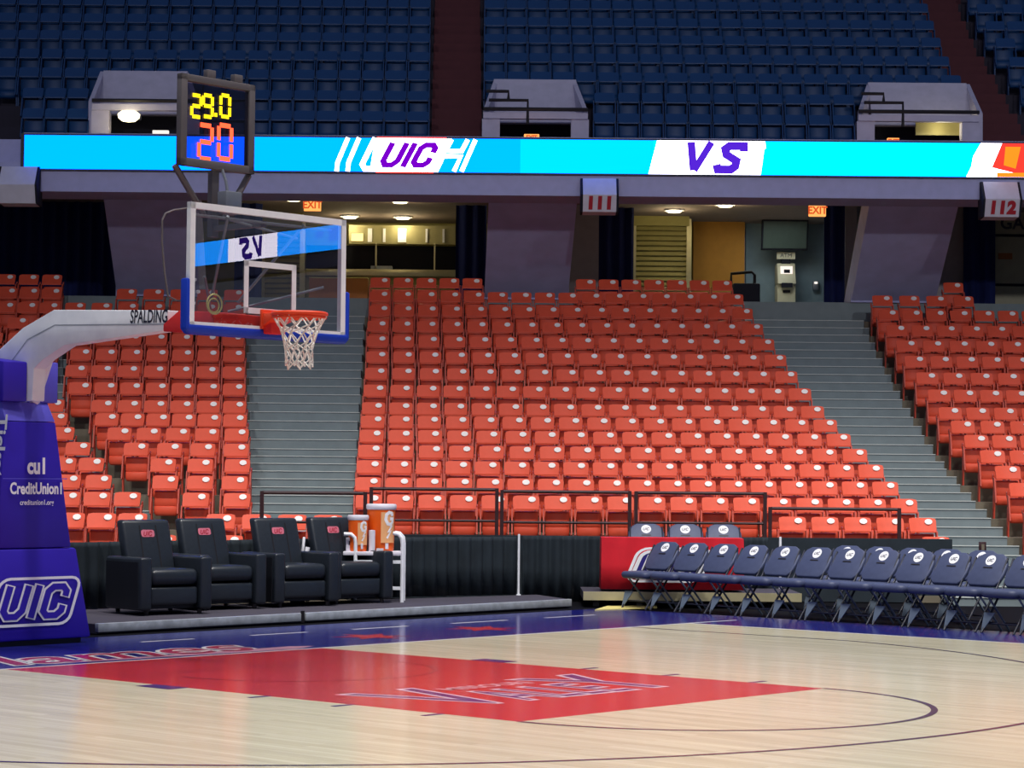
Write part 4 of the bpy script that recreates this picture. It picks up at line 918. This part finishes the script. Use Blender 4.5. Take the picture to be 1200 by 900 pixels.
# recliners
def recliner_proto():
    DX = .86
    t = thing('recliner', '', 'recliner')
    # local: +x is the facing direction, y across, base at floor
    for s in (-1, 1):
        a = MB(); y0, y1 = (-.46, -.31) if s < 0 else (.31, .46)
        a.box(-.45, .45, y0, y1, .05, .63); obj('armrest', a, 'leather', t, bevel=.03, seg=3)
        obj('arm_side_panel', MB().box(-.42, .38, (s * .463 - .006), (s * .463 + .006), .07, .58), 'leatherside', t)
    sc = MB(); sc.box(-.3, .42, -.305, .305, .32, .5); obj('seat_cushion', sc, 'leather', t, bevel=.07, seg=4)
    obj('footrest', MB().box(.2, .40, -.30, .30, .10, .30), 'leather', t, bevel=.03, seg=3)
    obj('lower_frame', MB().box(-.4, .3, -.30, .30, .06, .3), 'leatherside', t)
    B = MB(); B.hexa([(-.32, -.305, .42), (-.14, -.305, .42), (-.14, .305, .42), (-.32, .305, .42), (-.52, -.31, 1.03), (-.36, -.31, 1.03), (-.36, .31, 1.03), (-.52, .31, 1.03)])
    bk_ = obj('backrest', B, 'leather', t, bevel=.04, seg=3)
    up = Vector((-.22, 0, .61)).normalized(); nn = Vector((up.z, 0, -up.x)); o = Vector((-.25, 0, .725))
    fr_ = lambda off: (lambda a, b_: o + Vector((0, 1, 0)) * a + up * b_ + nn * off)
    sm = MB()
    for y in (-.10, .12): sm.stroke([(y, -.26), (y * .95, .26)], .014, fr_(.004))
    obj('backrest_seam', sm, 'black', bk_)
    pt = MB(); pt.v = []; q = [((x - .085), (y - .04)) for x, y in rrect(.17, .085, .025)]; pt.poly([fr_(.004)(x, y + .16) for x, y in q]); obj('emblem_patch', pt, 'patch', bk_)
    obj('emblem_letters', uic(lambda a, b_: fr_(.0065)(a, b_ + .16), .05, .22, .25), 'patchred', bk_)
    for x in (-.36, .36):
        for y in (-.34, .34): obj('foot', MB().lathe([(.025, 0), (.03, .05)], 10, (x, y, 0)), 'black', t)
    for ch in t.children_recursive:
        for v in ch.data.vertices: v.co.x *= DX
    return t
rp_ = recliner_proto(); RLAB = ['black leather recliner at the far left beside the blue hoop base', 'black leather recliner, second from the blue hoop base', 'black leather recliner, third from the blue hoop base', 'black leather recliner next to the cooler cart']
fronts = [((172, 725), (240, 717)), ((242, 718.5), (303, 711.5)), ((330, 715), (389, 708)), ((396, 711.5), (453, 704.5))]
for i, (a, b_) in enumerate(fronts):
    A, B = onz(*a, PZ), onz(*b_, PZ); mid = (A + B) / 2; d = (B - A); pass
    ang = ROT + math.radians(-9); fwd = Vector((math.cos(ang), math.sin(ang), 0)); loc = mid - fwd * .387; loc.z = PZ + .008
    if i == 0: rp_.location = loc; rp_.rotation_euler = (0, 0, ang); rp_['label'] = RLAB[0]; rp_['group'] = 'black recliners on the platform'
    else: dup(rp_, loc, ang, RLAB[i])
# cooler cart
cy_ = 29.2; kx = ux(440, cy_); cart = thing('cooler_cart', 'white tube cart carrying the drink coolers by the recliners', 'cart', (kx, cy_, PZ + .003))
cl = lambda u: ux(u, cy_) - kx; czv = lambda v: zpx(v, cy_, 440) - PZ
for s in (-.2, .2):
    obj('side_hoop', MB().tube([(cl(406), s, czv(626)), (cl(414), s, czv(626)), (cl(418.5), s, czv(630)), (cl(419.5), s, czv(637)), (cl(419.5), s, .03)], .024, 8), 'white', cart, smooth=60)
    obj('side_hoop', MB().tube([(cl(463), s, czv(624.5)), (cl(469), s, czv(625.5)), (cl(473), s, czv(630)), (cl(474), s, czv(637)), (cl(474), s, .0)], .024, 8), 'white', cart, smooth=60)
SH = czv(646)
obj('shelf', MB().box(cl(405), cl(474), -.22, .22, SH - .05, SH), 'coolerwhite', cart, bevel=.01)
for v in (658, 688.5): obj('rung', MB().box(cl(420), cl(474), -.21, -.17, czv(v) - .02, czv(v) + .02), 'white', cart)
obj('cup_tube', MB().lathe([(.04, SH), (.04, SH + .26), (.0, SH + .265)], 12, (cl(438), -.12, 0)), 'coolerwhite', cart, smooth=50)
obj('card_holder', MB().box(cl(444), cl(452), -.26, -.2, SH - .13, SH + .04), 'coolerwhite', cart)
def cooler(label, u, w, v0, v1, y, gz):
    X = ux(u, y); s = y / FPX; zb_ = SH + PZ + .002; h = zpx(v0, y, u) - zb_; r = w * s / 2
    t = thing('drink_cooler', label, 'drink cooler', (X, y, zb_)); lh = min(.07, h * .14)
    obj('body', MB().lathe([(r * .84, 0), (r * .88, .02), (r * .97, h - lh)], 28), 'cooler', t, smooth=50)
    obj('lid', MB().lathe([(r * 1.0, h - lh), (r * 1.05, h - lh + .02), (r * 1.05, h - .015), (r * .98, h)], 28), 'coolerwhite', t, smooth=50)
    obj('tap', MB().box(r * .35, r * .55, -r * 1.02, -r * .7, .03, .10), 'coolerwhite', t)
    pl_ = MB(); n = 8; k = r * .985
    for i in range(n):
        a0, a1 = math.radians(-88 + 62 * i / n), math.radians(-88 + 62 * (i + 1) / n)
        pl_.add([(k * math.cos(a), k * math.sin(a), z) for a, z in ((a0, h * .18), (a1, h * .18), (a1, h - lh - .03), (a0, h - lh - .03))], [(0, 1, 2, 3)])
    obj('label_panel', pl_, mat('cooler_pale_orange', (240, 176, 120), .5), t)
    gm = MB(); fr_ = lambda a, b_: ((r * 1.01) * math.cos(math.radians(-66 + a * 57.3 / r)), (r * 1.01) * math.sin(math.radians(-66 + a * 57.3 / r)), h * .52 + b_)
    g = h * gz * .8; gm.stroke([(.5 * g, .75 * g), (.42 * g, .95 * g), (.2 * g, 1.0 * g), (0, .85 * g), (-.05 * g, .5 * g), (.1 * g, .2 * g), (.35 * g, .15 * g), (.5 * g, .35 * g), (.5 * g, .55 * g), (.28 * g, .55 * g)], .22 * g, fr_)
    gm.stroke([(.45 * g, .1 * g), (.15 * g, -.35 * g), (.35 * g, -.3 * g), (.05 * g, -.8 * g)], .16 * g, fr_)
    obj('emblem', gm, 'lettering', t)
cooler('larger orange drink cooler with a white lid on the cart', 448, 34, 590.5, 641, cy_ + .09, .38)
cooler('smaller orange drink cooler on the left of the cart', 421, 24, 603.5, 643, cy_ - .09, .36)
t = thing('paper_box', 'white printed box on the cart left of the small cooler', 'box', (ux(412.5, 29.1), 29.1, SH + PZ)); obj('box_body', MB().box(-.055, .055, -.05, .05, 0, .17), 'coolerwhite', t, bevel=.005); obj('box_print', MB().box(-.02, .045, -.056, -.05, .08, .13), 'ink', t)
q = onz(350, 712, PZ); t = thing('towel', 'white towel and black bag draped between two recliners', 'towel', (ux(351, 28.76), 28.76, PZ + .002)); q = t.location
bgm = MB(); bgm.lathe([(.09, .0), (.10, .3), (.09, .55), (.06, .62), (.01, .63)], 14); obj('bag_body', bgm, 'black', t, smooth=60)
obj('towel_fold', MB().tube([(-.18, -.1, .50), (-.14, -.13, .62), (-.06, -.15, .66)], .03, 8), 'lettering', t, smooth=60); obj('towel_fold', MB().tube([(.05, -.1, .56), (.07, -.12, .66), (.08, -.08, .80)], .018, 8), 'lettering', t, smooth=60); obj('towel_fold', MB().tube([(.07, -.14, .5), (.12, -.14, .62), (.13, -.13, .68)], .03, 8), 'lettering', t, smooth=60)
# riser behind the bench
RZ_ = .19; rv = MB(); r0 = Vector((ux(685, 30.28), 30.28, 0)); r1 = Vector((ux(940, 30.28), 30.28, 0))
rv.prism([(r0.x, r0.y, RZ_ - .1), (r1.x, r1.y, RZ_ - .1), (r1.x, 31.6, RZ_ - .1), (r0.x, 31.6, RZ_ - .1)], (0, 0, .1))
rz = tag(obj('riser', rv, 'platform'), 'low stage riser under the red table and second row of chairs', 'platform')
dv = (r1 - r0).normalized(); nv = Vector((dv.y, -dv.x, 0)); em = MB().hexa([(p.x, p.y, z) for z in (RZ_ - .105, RZ_ + .004) for p in (r0 + nv * .03, r1 + nv * .03, r1, r0)]); obj('riser_edge', em, 'counter', rz)
for i in range(5):
    p = r0.lerp(r1, (i + .3) / 5) - nv * .12; obj('riser_leg', MB().box(p.x - .04, p.x + .04, p.y - .04, p.y + .04, 0, RZ_ - .1), 'black', rz)
ys = tag(obj('floor_tape', MB().prism([(p.x, p.y, 0.001) for p in (onz(697, 715.5), onz(770, 713), onz(770, 709.5), onz(712, 711))], (0, 0, .012)), 'yellow'), 'pale yellow cable cover on the floor before the red table', 'cable cover')
# red table
TY = 30.42; tx0, tx1 = ux(706, TY), ux(872, TY); tz1 = zpx(631, TY, 790); tcx = (tx0 + tx1) / 2; w = (tx1 - tx0) / 2
tb_ = thing('table', 'folding table hidden under a red cloth', 'table', (tcx, TY + .3, RZ_ + .006)); h = tz1 - RZ_
obj('table_top', MB().box(-w + .03, w - .03, -.28, .17, h - .05, h - .015), 'brown', tb_)
for sx_ in (-1, 1):
    for sy in (-.2, .12): obj('leg', MB().box(sx_ * (w - .16) - .02, sx_ * (w - .16) + .02, sy - .02, sy + .02, 0, h - .05), 'black', tb_)
cm = MB(); n = 40; zs = [h + .004, h - .03, h * .5, .03]; per = []
for i in range(n): per.append((-w + 2 * w * i / n, -.30))
for i in range(10): per.append((w, -.30 + .5 * i / 10))
for i in range(n): per.append((w - 2 * w * i / n, .20))
for i in range(10): per.append((-w, .20 - .5 * i / 10))
N = len(per); vs = []
for k, z in enumerate(zs):
    for i, (x, y) in enumerate(per):
        f = (0, .2, .6, 1)[k]; vs.append((x * (1 + .006 * f) + .006 * f * math.sin(i * 1.3), y + .012 * f * math.sin(i * .9) * (1 if y < -.29 else 0), z))
cm.add(vs, [(k * N + i, k * N + (i + 1) % N, (k + 1) * N + (i + 1) % N, (k + 1) * N + i) for k in range(3) for i in range(N)] + [tuple(range(N))])
cloth = obj('tablecloth', cm, 'tablecloth', smooth=50, loc=(tcx, TY + .3, RZ_)); tag(cloth, 'red cloth with a UIC emblem over the courtside table', 'tablecloth')
so = cloth.modifiers.new('thickness', 'SOLIDIFY'); so.thickness = .006
ee = lambda off: (lambda a, b_: (ux(785, TY) - tcx + a * 1.45, -.335 - off, zpx(662, TY, 785) - RZ_ + b_))
EH = .205
bgp = [((x - 1.40 + .30 * (y - .85)) * EH, (y - .85) * EH) for x, y in rrect(2.8, 1.7, .4)]
obj('emblem_field', MB().poly([ee(.0)(a, b_) for a, b_ in bgp]), 'clothnavy', cloth)
ol = MB(); ol.stroke(bgp, .035, ee(.003), True); ol.stroke([(a * 1.14, b_ * 1.22) for a, b_ in bgp], .028, ee(.003), True); obj('emblem_outline', ol, 'lettering', cloth)
obj('emblem_letters', uic(ee(.004), EH, .26, .3, .1), 'lettering', cloth); obj('emblem_letter_fill', uic(ee(.007), EH, .13, .3, .06), 'clothnavy', cloth)
# folding chairs
def chair_proto():
    t = thing('folding_chair', '', 'folding chair')      # faces local -y, feet at z = 0
    s = MB(); o = []
    for x, y in rrect(.47, .44, .08): o.append((x - .235, y - .27, .385))
    s.prism(o, (0, 0, .09)); obj('seat', s, 'chairpad', t, bevel=.04, seg=4)
    up = Vector((0, .25, .36)).normalized(); o_ = Vector((0, .145, .50)); nn = Vector((0, -up.z, up.y))
    prof = [(a * 1.10, c * 1.05) for a, c in [(-.155, 0), (-.2, .05), (-.222, .16), (-.215, .28), (-.17, .37), (-.11, .405), (.11, .405), (.17, .37), (.215, .28), (.222, .16), (.2, .05), (.155, 0)]]
    b = MB(); b.prism([o_ + Vector((1, 0, 0)) * a + up * c - nn * 0.0 for a, c in prof], -nn * .05); bo = obj('backrest', b, 'chairpad', t, bevel=.016, seg=3)
    fr_ = lambda off: (lambda a, c: o_ + Vector((1, 0, 0)) * a + up * c + nn * off)
    obj('emblem_disc', MB().poly([fr_(.003)(.0 + .066 * math.cos(k / 24 * 2 * math.pi), .33 + .066 * math.sin(k / 24 * 2 * math.pi)) for k in range(24)]), 'lettering', bo)
    obj('emblem_letters', uic(lambda a, c: fr_(.005)(a, c + .33), .038, .2, .2), 'ink', bo)
    obj('handle_slot', MB().add([fr_(.004)(a, c) for a, c in ((-.065, .225), (.065, .225), (.06, .24), (-.06, .24))], [(0, 1, 2, 3)]), 'black', bo)
    for sx_ in (-1, 1):
        x = sx_ * .215
        obj('leg', MB().tube([(x, .355, .80), (x, .17, .50), (x * .98, -.24, .0)], .013, 8), 'chairdark', t)
        obj('leg', MB().tube([(x * .93, -.17, .43), (x * .93, .26, .0)], .012, 8), 'chairleg', t)
    obj('gusset', MB().prism([(-.235, -.22, .01), (-.222, -.22, .01), (-.09, -.16, .22), (-.235, -.16, .22)], (0, .012, 0)), 'chairleg', t)
    obj('crossbar', MB().tube([(-.2, .17, .09), (.2, .17, .09)], .01, 6), 'chairdark', t); obj('crossbar', MB().tube([(-.21, -.15, .1), (.21, -.15, .1)], .01, 6), 'chairdark', t)
    return t
chp = chair_proto(); first = [True]
def put_chair(loc, rz_, lab, grp):
    if first[0]: chp.location = loc; chp.rotation_euler = (0, 0, rz_); chp['label'] = lab; chp['group'] = grp; first[0] = False
    else: dup(chp, loc, rz_, lab, grp)
la, lb = toC(onz(803, 718)), toC(onz(1158, 742)); pass
PITCHED = True
BD = [776, 811, 846, 882, 918, 956, 995, 1033, 1075, 1116, 1160, 1202]
import bisect
sl_ = (lb[1] - la[1]) / (lb[0] - la[0])
rzb = ROT + math.atan(sl_) 
def bench_pt(u, zb_, back):                  # chair on the bench line whose emblem shows at column u
    lo, hi = -6.0, 9.0
    for _ in range(50):
        m = (lo + hi) / 2; d = C(m, la[1] + sl_ * (m - la[0]) + back + .55, zb_) - CAM
        uu = 600 + FPX * d.dot(_r) / d.dot(_f)
        if uu < u: lo = m
        else: hi = m
    return C(m, la[1] + sl_ * (m - la[0]) + back + .24, 0)
pa_, pb_ = bench_pt(776, .8, 0), bench_pt(1201, .8, 0)
for i, u in enumerate(BD + [1246]):
    lab = f'navy padded folding chair, {ORD[i + 1]} from the left in the front bench row' if i else 'navy padded folding chair at the left end of the front bench row'
    if i > 11: lab = 'navy padded folding chair beyond the right frame edge in the front bench row'
    put_chair(pa_ + (pb_ - pa_) * (i / 11), rzb, lab, 'folding chairs of the front bench row')
pa_, pb_ = bench_pt(988, .8, .95), bench_pt(1146, .8, .95)
for i, u in enumerate((991, 1029, 1066, 1105, 1146)):
    p = pa_ + (pb_ - pa_) * (i / 4); put_chair(p, rzb, f'navy padded folding chair, {ORD[i + 1]} from the left in the second row', 'folding chairs of the second bench row')
for i, u in enumerate((759, 805, 850)):
    put_chair((ux(u, 31.35), 31.22, RZ_ + .012), 0, 'navy padded folding chair behind the ' + ('left end', 'middle', 'right end')[i] + ' of the red table', 'folding chairs behind the red table')
t = thing('post_sign', 'small dark box on a post at the foot of the wide stairs', 'sign', (ux(1151.5, 31.6), 31.6, 0)); obj('post', MB().box(-.015, .015, -.015, .015, 0, .72), 'black', t); obj('sign_box', MB().box(-.045, .045, -.03, .03, .7, .84), 'rail', t, bevel=.005)
obj('sign_face', MB().box(-.02, .02, -.035, -.03, .73, .81), 'concrete', t)
